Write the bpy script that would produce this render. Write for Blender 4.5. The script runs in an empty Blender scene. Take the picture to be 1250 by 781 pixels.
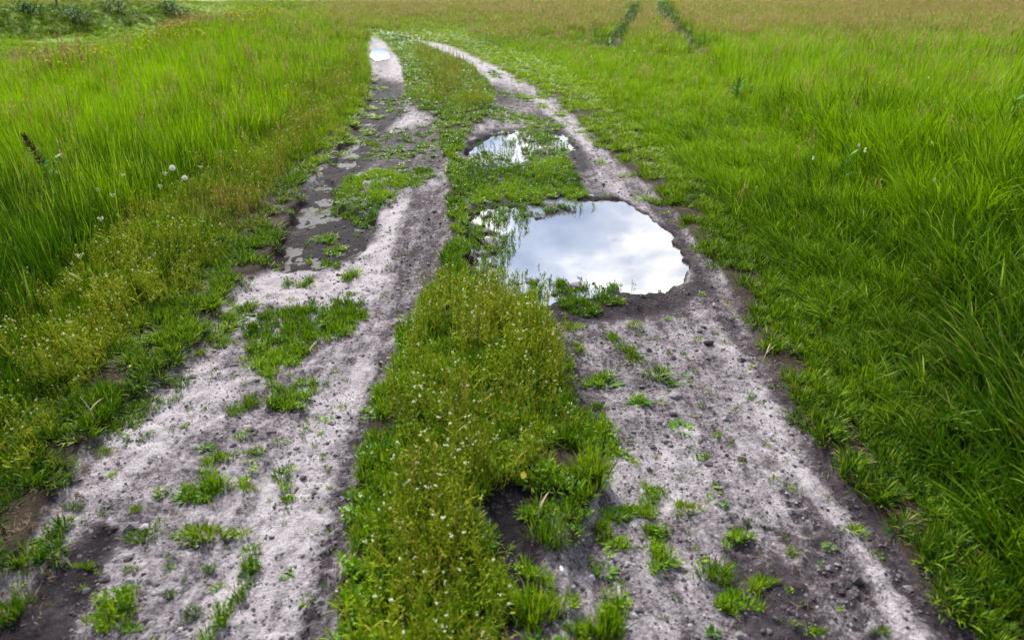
import bpy, math, random
import numpy as np
from mathutils import Vector

SC = bpy.context.scene
COL = SC.collection
rng = np.random.default_rng(7)
random.seed(7)

# ------------------------------------------------------------------ camera
CAM_H = 1.60
FPX = 833.0                      # focal length in pixels of the 1250 px wide photograph
PITCH = math.atan(410.0 / FPX)   # the horizon lies 20 px above the top edge
CX, CY = 625.0, 390.5
cd = bpy.data.cameras.new('camera')
cam = bpy.data.objects.new('camera', cd)
COL.objects.link(cam)
cam.location = (0, 0, CAM_H)
cam.rotation_euler = (math.radians(90) - PITCH, 0, 0)
cd.sensor_width = 36
cd.lens = FPX / 1250 * 36
cd.clip_start = 0.05
cd.clip_end = 3000
cd.dof.use_dof = True
cd.dof.focus_distance = 4.3
cd.dof.aperture_fstop = 2.8
SC.camera = cam

# ------------------------------------------------------------------ light
SUN_EL, SUN_AZ = 36.0, -22.0      # azimuth from +Y, negative = to the left
w = bpy.data.worlds.new('World')
SC.world = w
w.use_nodes = True
nt = w.node_tree
nt.nodes.clear()
def N(t, typ, **kw):
    n = t.nodes.new(typ)
    for k, v in kw.items():
        setattr(n, k, v)
    return n
L = lambda t, a, b: t.links.new(a, b)
out = N(nt, 'ShaderNodeOutputWorld')
bg = N(nt, 'ShaderNodeBackground')
bg.inputs[1].default_value = 0.05
sky = N(nt, 'ShaderNodeTexSky', sky_type='NISHITA')
sky.sun_disc = False
sky.sun_elevation = math.radians(SUN_EL)
sky.sun_rotation = math.radians(SUN_AZ)
sky.dust_density = 2.0
tc = N(nt, 'ShaderNodeTexCoord')
sep = N(nt, 'ShaderNodeSeparateXYZ')
L(nt, tc.outputs['Generated'], sep.inputs[0])
zc = N(nt, 'ShaderNodeMath', operation='MAXIMUM'); zc.inputs[1].default_value = 0.0
L(nt, sep.outputs[2], zc.inputs[0])
za = N(nt, 'ShaderNodeMath', operation='ADD'); za.inputs[1].default_value = 0.16
L(nt, zc.outputs[0], za.inputs[0])
dx = N(nt, 'ShaderNodeMath', operation='DIVIDE'); L(nt, sep.outputs[0], dx.inputs[0]); L(nt, za.outputs[0], dx.inputs[1])
dy = N(nt, 'ShaderNodeMath', operation='DIVIDE'); L(nt, sep.outputs[1], dy.inputs[0]); L(nt, za.outputs[0], dy.inputs[1])
cmb = N(nt, 'ShaderNodeCombineXYZ'); L(nt, dx.outputs[0], cmb.inputs[0]); L(nt, dy.outputs[0], cmb.inputs[1])
CLOUD_OFF = (1.67, -1.17, 0.0)
mp = N(nt, 'ShaderNodeMapping'); mp.inputs['Location'].default_value = CLOUD_OFF
mp.inputs['Scale'].default_value = (1.0, 1.0, 1.0)
L(nt, cmb.outputs[0], mp.inputs[0])
cn = N(nt, 'ShaderNodeTexNoise'); cn.inputs['Scale'].default_value = 1.6; cn.inputs['Detail'].default_value = 6
cn.inputs['Roughness'].default_value = 0.52; cn.inputs['Distortion'].default_value = 0.3
L(nt, mp.outputs[0], cn.inputs['Vector'])
cr = N(nt, 'ShaderNodeValToRGB')
cr.color_ramp.elements[0].position = 0.40; cr.color_ramp.elements[0].color = (0.34, 0.50, 0.80, 1)
cr.color_ramp.elements[1].position = 0.62; cr.color_ramp.elements[1].color = (2.1, 2.03, 1.95, 1)
e = cr.color_ramp.elements.new(0.50); e.color = (0.74, 0.88, 1.12, 1)
L(nt, cn.outputs[0], cr.inputs[0])
# thin cloud glows round the hidden sun
sv = Vector((math.sin(math.radians(SUN_AZ)) * math.cos(math.radians(SUN_EL)), math.cos(math.radians(SUN_AZ)) * math.cos(math.radians(SUN_EL)), math.sin(math.radians(SUN_EL))))
dt = N(nt, 'ShaderNodeVectorMath', operation='DOT_PRODUCT'); dt.inputs[1].default_value = sv
L(nt, tc.outputs['Generated'], dt.inputs[0])
dm = N(nt, 'ShaderNodeMath', operation='MAXIMUM'); dm.inputs[1].default_value = 0; L(nt, dt.outputs['Value'], dm.inputs[0])
dp = N(nt, 'ShaderNodeMath', operation='POWER'); dp.inputs[1].default_value = 3.0; L(nt, dm.outputs[0], dp.inputs[0])
ds = N(nt, 'ShaderNodeMath', operation='MULTIPLY_ADD'); ds.inputs[1].default_value = 27.0; ds.inputs[2].default_value = 5.0
L(nt, dp.outputs[0], ds.inputs[0])
cs = N(nt, 'ShaderNodeVectorMath', operation='SCALE'); L(nt, cr.outputs[0], cs.inputs[0]); L(nt, ds.outputs[0], cs.inputs['Scale'])
mx = N(nt, 'ShaderNodeMix', data_type='RGBA'); mx.inputs[0].default_value = 0.88
L(nt, sky.outputs[0], mx.inputs[6]); L(nt, cs.outputs[0], mx.inputs[7])
L(nt, mx.outputs[2], bg.inputs[0]); L(nt, bg.outputs[0], out.inputs[0])

sl = bpy.data.lights.new('sun', 'SUN')
sl.energy = 4.2; sl.angle = math.radians(6); sl.color = (1.0, 0.94, 0.84)
so = bpy.data.objects.new('sun', sl); COL.objects.link(so)
so.rotation_euler = (-sv).to_track_quat('-Z', 'Y').to_euler()
so.location = (0, 0, 30)

SC.view_settings.view_transform = 'Standard'
SC.view_settings.look = 'None'
SC.view_settings.exposure = 0.95
SC.view_settings.gamma = 1.0
SC.cycles.max_bounces = 6
SC.cycles.diffuse_bounces = 2
SC.cycles.glossy_bounces = 3
SC.cycles.transmission_bounces = 4
SC.cycles.use_denoising = True

# ------------------------------------------------------------------ photo pixel <-> ground
SP, CP = math.sin(PITCH), math.cos(PITCH)
def P(u, v, z=0.0):
    """ground point seen at photo pixel u,v"""
    b = (v - CY) / FPX
    d = (CAM_H - z) / (SP + b * CP)
    return ((u - CX) / FPX * d, d * (CP - b * SP), z)
def UV(x, y, z=0.0):
    dz = z - CAM_H
    d = np.maximum(y * CP - dz * SP, 0.45)
    up = y * SP + dz * CP
    return CX + x / d * FPX, CY - up / d * FPX

# ------------------------------------------------------------------ noise
def _h(i, j, s):
    n = (i.astype(np.int64) * 374761393 + j.astype(np.int64) * 668265263 + s * 974634777) & 0xffffffff
    n = ((n ^ (n >> 13)) * 1274126177) & 0xffffffff
    n = n ^ (n >> 16)
    return (n & 0xffff) / 65535.0
def vn(x, y, s=0):
    xi = np.floor(x); yi = np.floor(y)
    fx = x - xi; fy = y - yi
    fx = fx * fx * (3 - 2 * fx); fy = fy * fy * (3 - 2 * fy)
    a = _h(xi, yi, s); b = _h(xi + 1, yi, s); c = _h(xi, yi + 1, s); d = _h(xi + 1, yi + 1, s)
    return (a + (b - a) * fx) * (1 - fy) + (c + (d - c) * fx) * fy
def fbm(x, y, sc, s=0, o=3):
    t = 0; a = 1; n = 0
    for k in range(o):
        t = t + a * vn(x / sc * 2 ** k + 17.3 * k, y / sc * 2 ** k - 9.1 * k, s + k)
        n += a; a *= 0.5
    return t / n
def sst(a, b, x):
    t = np.clip((x - a) / (b - a), 0, 1)
    return t * t * (3 - 2 * t)

# ------------------------------------------------------------------ where things lie on the ground (traced, then laid on the ground plane)
U0, V0, RW, RH = -700, -30, 2700, 1330
def blank(v=0.0):
    return np.full((RH, RW), v, np.float32)
def pg(ch, pts, val=1.0, mode='max'):
    p = np.array(pts, float)
    p[:, 0] -= U0; p[:, 1] -= V0
    x0, y0 = np.maximum(np.floor(p.min(0)).astype(int), 0)
    x1 = min(int(p[:, 0].max()) + 2, RW); y1 = min(int(p[:, 1].max()) + 2, RH)
    if x1 <= x0 or y1 <= y0: return
    X, Y = np.meshgrid(np.arange(x0, x1) + .5, np.arange(y0, y1) + .5)
    ins = np.zeros(X.shape, bool)
    q = np.roll(p, -1, 0)
    for (ax, ay), (bx, by) in zip(p, q):
        if ay == by: continue
        c = ((ay > Y) != (by > Y)) & (X < (bx - ax) * (Y - ay) / (by - ay) + ax)
        ins ^= c
    sub = ch[y0:y1, x0:x1]
    if mode == 'max': sub[ins] = np.maximum(sub[ins], val)
    else: sub[ins] = val
def el(ch, cx, cy, rx, ry, val=1.0, rot=0, mode='max'):
    a = np.linspace(0, 2 * math.pi, 22, endpoint=False); r = math.radians(rot)
    x = rx * np.cos(a); y = ry * np.sin(a)
    pg(ch, np.stack([cx + x * math.cos(r) - y * math.sin(r), cy + x * math.sin(r) + y * math.cos(r)], 1), val, mode)
def line(ch, pts, wd, val=1.0):
    for (a, b), (c, d) in zip(pts[:-1], pts[1:]):
        l = math.hypot(c - a, d - b)
        el(ch, (a + c) / 2, (b + d) / 2, l / 2 + wd * .6, wd, val, math.degrees(math.atan2(d - b, c - a)))
def blur(ch, r, n=2):
    for _ in range(n):
        for ax in (0, 1):
            k = 2 * r + 1
            pad = [(0, 0), (0, 0)]; pad[ax] = (r + 1, r)
            c = np.cumsum(np.pad(ch, pad, mode='edge').astype(np.float64), ax)
            if ax == 0: ch = (c[k:, :] - c[:-k, :]) / k
            else: ch = (c[:, k:] - c[:, :-k]) / k
    return ch.astype(np.float32)

LEFT = [(452, 44), (468, 50), (490, 76), (496, 108), (500, 132), (532, 148), (536, 175), (546, 200), (546, 235), (552, 300), (536, 345),
        (505, 400), (482, 450), (458, 520), (440, 580), (430, 660), (408, 790), (390, 900), (380, 1300), (-600, 1300), (-180, 900), (-30, 730),
        (20, 680), (50, 625), (75, 595), (112, 548), (150, 500), (205, 462), (240, 430), (262, 390), (285, 355), (335, 325), (350, 280),
        (378, 225), (402, 195), (430, 165), (448, 130), (456, 100), (450, 70)]
RIGHT = [(496, 46), (545, 55), (622, 92), (682, 125), (716, 160), (748, 195), (798, 235), (838, 280), (872, 330), (915, 385), (950, 450),
         (985, 520), (1035, 590), (1095, 660), (1150, 740), (1185, 790), (1300, 1000), (1500, 1300), (660, 1300), (690, 790), (700, 700),
         (715, 640), (735, 600), (720, 560), (702, 520), (690, 470), (680, 420), (650, 392), (600, 372), (572, 348), (568, 300), (572, 262),
         (558, 200), (575, 165), (600, 142), (606, 115), (568, 80), (515, 55)]
PUD1 = [(573, 270), (590, 255), (640, 245), (690, 243), (760, 246), (792, 262), (817, 285), (834, 310), (841, 335), (832, 350), (792, 357),
        (742, 354), (705, 366), (665, 374), (622, 364), (583, 350), (570, 310)]
PUD2 = [(566, 190), (583, 172), (613, 161), (652, 160), (692, 168), (700, 182), (688, 190), (652, 189), (622, 206), (583, 200)]
PUD3 = [(451, 67), (460, 62), (471, 65), (473, 70), (462, 73)]
POOL = [(328, 325), (348, 280), (373, 235), (392, 215), (410, 225), (412, 255), (440, 260), (458, 268), (452, 292), (430, 316), (385, 330), (350, 331)]

bare = blank(); pg(bare, LEFT); pg(bare, RIGHT)
pg(bare, [(604, 610), (650, 600), (690, 610), (700, 660), (700, 800), (630, 800), (615, 740), (600, 690), (590, 650)], .8)   # bare dark gap in the centre strip
el(bare, 612, 650, 30, 34, .75)
strip = blank(); pg(strip, [(440, 36), (470, 40), (520, 50), (612, 95), (612, 145), (575, 200), (580, 345), (660, 385), (700, 420), (710, 520), (745, 600),
                            (700, 700), (700, 1300), (370, 1300), (400, 780), (425, 650), (440, 560), (470, 460), (500, 390), (535, 340), (545, 200), (525, 145), (492, 130), (480, 60)])
pud = blank(); pg(pud, PUD1); pg(pud, PUD2); pg(pud, PUD3)
pool = blank(); pg(pool, POOL); pg(pool, [(405, 204), (418, 170), (434, 150), (450, 106), (484, 104), (488, 135), (468, 145), (445, 165), (440, 200), (425, 210)], .8)

turf = blank()
for p_, v_ in (
    ([(300, 400), (330, 378), (365, 372), (440, 368), (450, 388), (405, 420), (350, 445), (310, 432)], .95),
    ([(296, 440), (350, 436), (375, 455), (395, 480), (382, 512), (340, 505), (318, 470)], .8),
    ([(250, 518), (285, 497), (325, 488), (318, 500), (270, 520)], .85),
    ([(235, 560), (270, 540), (305, 538), (300, 552), (258, 570)], .8),
    ([(190, 606), (215, 588), (290, 588), (285, 602), (225, 615)], .8),
    ([(98, 768), (110, 740), (135, 720), (165, 718), (166, 738), (140, 765), (112, 778)], .95),
    ([(306, 657), (325, 658), (320, 685), (300, 715), (288, 745), (262, 785), (235, 785), (255, 755), (278, 720), (296, 690)], .85),
    ([(404, 240), (425, 215), (470, 208), (525, 204), (535, 214), (490, 240), (468, 262), (450, 276), (420, 266), (405, 258)], .9),
    ([(440, 165), (480, 158), (535, 150), (540, 200), (500, 200), (440, 200)], .55),
    ([(450, 118), (500, 118), (500, 145), (470, 142)], .5),
    ([(345, 345), (362, 336), (385, 338), (384, 350), (352, 352)], .9),
    ([(560, 195), (600, 208), (650, 195), (696, 192), (704, 215), (722, 240), (700, 248), (652, 246), (600, 246), (575, 256), (556, 235)], .95),
    ([(598, 128), (640, 138), (680, 148), (694, 163), (655, 158), (600, 152)], .8),
    ([(596, 108), (640, 112), (660, 128), (620, 130)], .4),
    ([(640, 160), (672, 158), (684, 178), (668, 186), (650, 180)], .7),
    ([(622, 350), (680, 338), (750, 346), (764, 358), (742, 372), (692, 396), (645, 384)], .7),
    ([(730, 395), (748, 415), (790, 440), (782, 448), (750, 432), (735, 415)], .9),
    ([(686, 505), (742, 512), (755, 540), (745, 552), (700, 545)], .8),
    ([(700, 610), (725, 600), (795, 612), (790, 635), (745, 640), (728, 700), (700, 700)], .75),
    ([(728, 640), (765, 650), (772, 700), (740, 706), (725, 680)], .75),
    ([(618, 700), (660, 690), (690, 740), (680, 800), (625, 800)], .62), ([(640, 610), (690, 600), (710, 640), (680, 690), (640, 660)], .62),
    ([(700, 735), (735, 722), (765, 740), (760, 790), (700, 790)], .9),
    ([(910, 738), (935, 738), (950, 780), (915, 785)], .85),
    ([(575, 256), (640, 244), (648, 262), (600, 275), (590, 300), (572, 300)], .6),
): pg(turf, p_, v_)
for e_ in ((350, 580, 9, 14, .85), (430, 335, 12, 9, .8), (425, 358, 14, 4, .8), (440, 367, 16, 4, .7),
           (398, 290, 15, 6, .9), (376, 297, 9, 4, .8), (412, 303, 14, 5, .7), (388, 318, 20, 6, .7), (405, 325, 18, 5, .8), (432, 258, 14, 6, .8), (440, 285, 10, 4, .6),
           (605, 95, 13, 5, .8), (705, 372, 26, 11, .9), (740, 467, 22, 8, .9), (780, 492, 18, 6, .9), (730, 498, 12, 6, .9), (690, 455, 20, 6, .7),
           (789, 602, 14, 10, .9), (795, 652, 17, 9, .9), (804, 680, 14, 16, .85), (893, 733, 22, 13, .95), (898, 655, 13, 8, .8), (917, 637, 10, 5, .8),
           (935, 710, 13, 8, .85), (785, 728, 13, 10, .85), (870, 772, 10, 8, .8), (670, 385, 16, 8, .8), (728, 428, 12, 16, .5),
           (865, 535, 18, 20, .4), (838, 548, 12, 14, .5), (690, 182, 8, 5, .3)):
    el(turf, *e_)
verge = blank()   # clumpy low growth where the verge meets the sand
line(verge, [(30, 670), (75, 600), (125, 545), (175, 485), (235, 435), (270, 385), (310, 330), (345, 270), (385, 205), (425, 160), (452, 110)], 26, 1)
line(verge, [(60, 560), (150, 460), (250, 380), (300, 320), (330, 260)], 26, 1)
line(verge, [(-200, 850), (-60, 740), (30, 670)], 60, 1)
vergeR = blank()
line(vergeR, [(600, 85), (680, 125), (750, 195), (835, 270), (880, 330), (925, 390), (965, 450), (1000, 520), (1055, 590), (1115, 660), (1180, 745), (1300, 900), (1500, 1200)], 22, 1)

flow = blank()    # flowering weeds, knee-low and airy
for p_, v_ in (
    ([(505, 385), (560, 362), (610, 368), (655, 395), (690, 450), (700, 515), (690, 590), (655, 610), (600, 640), (600, 700), (640, 740), (640, 1300), (440, 1300), (450, 780), (455, 700), (480, 600), (495, 480)], 1),
    ([(498, 58), (530, 60), (585, 95), (604, 125), (590, 148), (560, 152), (540, 148), (520, 110)], .8),
    ([(-50, 420), (60, 350), (140, 290), (230, 225), (330, 190), (345, 225), (290, 300), (240, 360), (190, 400), (130, 460), (70, 560), (0, 640), (-200, 800), (-300, 600)], .75),
    ([(330, 150), (400, 60), (440, 50), (452, 90), (446, 130), (400, 180), (345, 215)], .9),
): pg(flow, p_, v_)

H = blank(.40)    # grass height in metres
pg(H, [(-700, -30), (330, -30), (250, 30), (120, 75), (0, 110), (-700, 300)], .22, 'set')
pg(H, [(-700, 650), (-100, 480), (40, 400), (110, 320), (200, 250), (300, 195), (370, 150), (410, 90), (440, 55), (500, 150), (300, 500), (100, 900), (-700, 1300)], .22, 'set')
pg(H, [(-500, 1300), (-180, 740), (-20, 560), (60, 470), (150, 400), (240, 320), (320, 230), (380, 190), (440, 130), (452, 90), (520, 150), (300, 500), (100, 900), (-100, 1300)], .10, 'set')
pg(H, [(430, 36), (560, 26), (740, 60), (860, 78), (905, 130), (985, 180), (1085, 240), (1130, 330), (1180, 480), (1290, 700), (1600, 1300), (1200, 1300), (900, 600), (600, 100)], .20, 'set')
pg(H, [(430, 40), (560, 40), (690, 85), (790, 170), (880, 250), (960, 340), (1020, 440), (1085, 540), (1180, 660), (1260, 780), (1520, 1300), (1000, 1300), (900, 600), (600, 100)], .12, 'set')
line(H, [(772, 8), (750, 56)], 1, .2)
lane = blank()
line(lane, [(784, -16), (776, 14)], 5, 1); line(lane, [(776, 14), (766, 34), (750, 58)], 11, 1); line(lane, [(793, -16), (808, 12)], 5.5, 1); line(lane, [(808, 12), (824, 34), (846, 62)], 13, 1)
el(lane, 742, 58, 24, 9, .6); el(lane, 862, 66, 26, 10, .6)

light = blank(.45)   # paleness of the dry sand crust
for p_, v_ in (
    ([(444, 52), (470, 50), (492, 80), (494, 110), (458, 108), (452, 75)], 1),
    ([(420, 160), (450, 150), (520, 142), (520, 152), (450, 165), (425, 168)], 1),
    ([(372, 225), (388, 202), (420, 206), (470, 205), (468, 222), (430, 220), (400, 222), (385, 235)], 1),
    ([(455, 300), (470, 260), (500, 235), (500, 250), (480, 290), (470, 340), (450, 372), (300, 372), (262, 400), (282, 355), (325, 330), (350, 333), (395, 333), (430, 320)], 1),
    ([(120, 560), (160, 510), (230, 455), (250, 440), (300, 470), (250, 520), (160, 590), (100, 620)], .85),
    ([(300, 640), (340, 560), (400, 480), (455, 430), (460, 470), (410, 560), (390, 660), (340, 780), (250, 780)], .8),
    ([(500, 45), (545, 55), (600, 82), (660, 115), (690, 145), (716, 165), (735, 195), (715, 185), (680, 150), (640, 128), (590, 100), (540, 66)], 1),
    ([(692, 212), (720, 205), (760, 232), (800, 262), (770, 248), (716, 240)], .9),
    ([(870, 410), (900, 410), (945, 460), (965, 540), (1030, 620), (1100, 720), (1060, 720), (980, 600), (900, 500)], .72),
    ([(700, 640), (740, 560), (780, 540), (850, 520), (860, 600), (800, 630), (740, 640)], .75),
    ([(1060, 690), (1140, 760), (1150, 800), (1080, 780)], .9),
): pg(light, p_, v_)
for p_, v_ in (
    ([(505, 235), (545, 230), (550, 300), (534, 345), (500, 405), (470, 420), (480, 320)], .22),
    ([(500, 420), (470, 470), (440, 580), (425, 680), (400, 790), (365, 790), (400, 640), (430, 520), (462, 440)], .2),
    ([(950, 600), (1000, 620), (1070, 720), (1080, 790), (1000, 790), (970, 700)], .2),
    ([(880, 600), (920, 640), (960, 690), (1010, 790), (900, 790), (880, 700)], .25),
    ([(700, 400), (760, 420), (800, 470), (760, 500), (700, 470)], .35),
    ([(860, 340), (900, 390), (940, 450), (985, 540), (960, 500), (880, 400), (840, 370)], .25),
): pg(light, p_, v_, 'set')
damp = blank()
for p_, v_ in (
    (POOL, 1.0), ([(395, 212), (415, 170), (430, 150), (448, 102), (490, 102), (492, 142), (456, 172), (450, 210)], 1.25),
    ([(-20, 800), (20, 740), (90, 670), (120, 640), (150, 650), (130, 700), (90, 760), (60, 900), (-100, 900)], .85),
    ([(640, 126), (670, 140), (700, 165), (722, 195), (720, 210), (700, 212), (688, 180)], .7),
    ([(605, 100), (650, 112), (660, 130), (600, 130)], .6),
    ([(450, 60), (475, 60), (478, 76), (452, 76)], .8), ([(455, 82), (480, 80), (476, 90), (456, 90)], .6),
    ([(780, 240), (820, 265), (860, 330), (872, 360), (845, 365), (845, 330), (815, 280)], .75),
    ([(560, 200), (700, 190), (760, 245), (575, 262)], .6), ([(620, 360), (760, 352), (850, 352), (840, 375), (740, 395), (690, 405)], .8),
    ([(880, 330), (960, 440), (1010, 540), (1100, 660), (1180, 770), (1260, 900), (1200, 880), (1080, 690), (980, 540), (920, 420)], .6),
    ([(870, 680), (960, 690), (1000, 750), (990, 800), (930, 790), (880, 740)], .5),
    ([(440, 165), (540, 150), (545, 200), (500, 225), (440, 205)], .4),
    ([(590, 590), (660, 590), (665, 700), (640, 780), (600, 780)], .9),
    ([(600, 372), (690, 470), (700, 520), (735, 600), (715, 640), (740, 640), (750, 560), (720, 470), (690, 410)], .4),
    ([(508, 400), (520, 345), (552, 300), (552, 330), (530, 400), (480, 480), (450, 600), (430, 700), (420, 700), (445, 560)], .45),
): pg(damp, p_, v_)
line(damp, [(410, 225), (425, 185), (445, 155), (462, 125), (466, 108)], 17, 1.3); line(damp, [(340, 318), (375, 262), (405, 230)], 16, 1.25)

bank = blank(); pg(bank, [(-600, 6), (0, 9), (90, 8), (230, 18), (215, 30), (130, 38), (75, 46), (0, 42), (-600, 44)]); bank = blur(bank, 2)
tan = blank(); el(tan, 285, 262, 55, 34, 1); el(tan, 345, 215, 20, 14, .7); el(tan, 555, 385, 60, 18, .7); el(tan, 560, 95, 34, 40, .6, 40); el(tan, 480, 50, 60, 6, .8, 12); el(tan, 600, 520, 30, 20, .5); el(tan, 520, 745, 40, 30, .5); tan = blur(tan, 8)
bare = blur(bare, 3); strip_b = blur(strip, 4); pud_b = blur(pud, 4); pool_b = blur(pool, 3); turf = blur(turf, 2)
verge = blur(verge, 5); vergeR = blur(vergeR, 5); flow = blur(flow, 6); H = blur(H, 5); light = blur(light, 4); damp = blur(damp, 5); lane = blur(lane, 1)

def S(ch, x, y, jit=0.0, seed=50, z=0.0):
    """sample a traced channel at world points (ground plane)"""
    if jit:
        x = x + (fbm(x, y, .14, seed, 3) - .5) * jit * 2
        y = y + (fbm(x, y, .14, seed + 9, 3) - .5) * jit * 3
    u, v = UV(x, y, z)
    i = np.clip((v - V0), 0, RH - 2); j = np.clip((u - U0), 0, RW - 2)
    i0 = i.astype(int); j0 = j.astype(int); fi = i - i0; fj = j - j0
    return (ch[i0, j0] * (1 - fi) + ch[i0 + 1, j0] * fi) * (1 - fj) + (ch[i0, j0 + 1] * (1 - fi) + ch[i0 + 1, j0 + 1] * fi) * fj

WATER = -0.012
isl = blank(); pg(isl, [(632, 156), (672, 156), (690, 178), (694, 194), (640, 194)], 1); pg(isl, [(566, 194), (590, 184), (632, 196), (622, 208), (583, 206)], .8); pg(isl, [(580, 165), (615, 158), (640, 160), (600, 178)], .5)
pg(isl, [(572, 262), (610, 250), (700, 240), (705, 262), (640, 268), (618, 290), (600, 345), (575, 345)], .9); pg(isl, [(600, 350), (640, 338), (700, 346), (760, 344), (780, 358), (700, 370), (640, 376)], 1); isl = blur(isl, 4)
def PUD(x, y):
    """how deep inside a puddle, with grassy islets breaking it up"""
    return S(pud_b, x, y, .06) * (1 - 1.15 * sst(.2, .6, S(isl, x, y)) * sst(.53, .60, fbm(x, y, .10, 77, 3))).clip(0, 1)
def terrain(x, y, fine=True):
    x = np.asarray(x, float); y = np.asarray(y, float)
    r = np.hypot(x, y)
    z = (fbm(x, y, 9, 3, 2) - .5) * .25 * sst(6, 22, r)
    # hollow left of the track, a bank on its far side
    ax = -9.5 - 0.04 * y + (fbm(x * 0, y, 14, 8, 2) - .5) * 2.5
    d = ax - x
    dep = sst(5, 16, y) * (1 - sst(46, 75, y))
    z = z - 1.25 * sst(0, 6.5, d) * dep
    z = z + (1.25 + .75) * sst(11.5, 19, d + (fbm(x, y, 5, 12, 2) - .5) * 4) * dep
    z = z - .75 * sst(24, 45, d) * dep
    z = z + (fbm(x, y, 2.2, 21, 3) - .5) * .5 * sst(1, 6, d) * (1 - sst(18, 26, d)) * dep
    near = 1 - sst(25, 40, r)
    b = S(bare, x, y, .05)
    z = z + .035 * (1 - b) * near
    z = z + .03 * S(strip_b, x, y) * near
    p = PUD(x, y); q = S(pool_b, x, y, .05)
    z = z - .045 * sst(.15, .95, p) - .035 * sst(.2, .9, q)
    if fine:
        trk = b * near * (1 - .8 * sst(.2, .6, p)) * (1 - .55 * q)
        z = z + trk * ((fbm(x, y, .22, 31, 2) - .5) * .030 + (fbm(x, y * .8, .06, 35, 3) - .5) * .022 + (fbm(x + y * .3, y * .6, .025, 41, 2) - .5) * .015)
        tr = b * near * (1 - sst(.25, .4, S(light, x, y))) * (1 - S(damp, x, y))
        z = z + tr * .006 * np.sin(y * 105 + np.abs(np.sin(x * 28)) * 5)
        z = z + (1 - b) * near * (fbm(x, y, .15, 61, 3) - .5) * .03
        z = z + sst(.05, .3, p) * (1 - sst(.3, .6, p)) * (fbm(x, y, .05, 71, 2) - .5) * .02
    return z

def PT(u, v, z=None):
    """the point of the terrain seen at photo pixel u,v"""
    dx, dy, _ = P(u, v, CAM_H - 1.0)
    # t is metres below the eye at this ray: search from shallow to deep
    t = np.linspace(.3, 3.2, 3000); X_, Y_, Z_ = dx * t, dy * t, CAM_H - t
    hit = np.nonzero(Z_ < terrain(X_, Y_, False))[0]
    k = hit[0] if len(hit) else len(t) - 1
    return float(X_[k]), float(Y_[k]), float(Z_[k])

# ------------------------------------------------------------------ object helpers
def tag(o, label=None, cat=None, group=None, kind=None):
    if label: o['label'] = label
    if cat: o['category'] = cat
    if group: o['group'] = group
    if kind: o['kind'] = kind
    return o
def mesh_np(name, V, F, mats=(), attrs=None, smooth=False, midx=None):
    """V (n,3), F list of arrays (m,k)"""
    me = bpy.data.meshes.new(name)
    V = np.asarray(V, np.float32)
    me.vertices.add(len(V)); me.vertices.foreach_set('co', V.ravel())
    loops = np.concatenate([f.ravel() for f in F]).astype(np.int32)
    tot = np.concatenate([np.full(len(f), f.shape[1], np.int32) for f in F])
    start = np.concatenate([[0], np.cumsum(tot)[:-1]]).astype(np.int32)
    me.loops.add(len(loops)); me.loops.foreach_set('vertex_index', loops)
    me.polygons.add(len(tot)); me.polygons.foreach_set('loop_start', start)
    if smooth: me.polygons.foreach_set('use_smooth', np.ones(len(tot), bool))
    for m in mats: me.materials.append(m)
    if midx is not None: me.polygons.foreach_set('material_index', np.asarray(midx, np.int32))
    me.update(calc_edges=True)
    for k, a in (attrs or {}).items():
        at = me.attributes.new(k, 'FLOAT', 'POINT'); at.data.foreach_set('value', np.asarray(a, np.float32))
    return me
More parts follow.
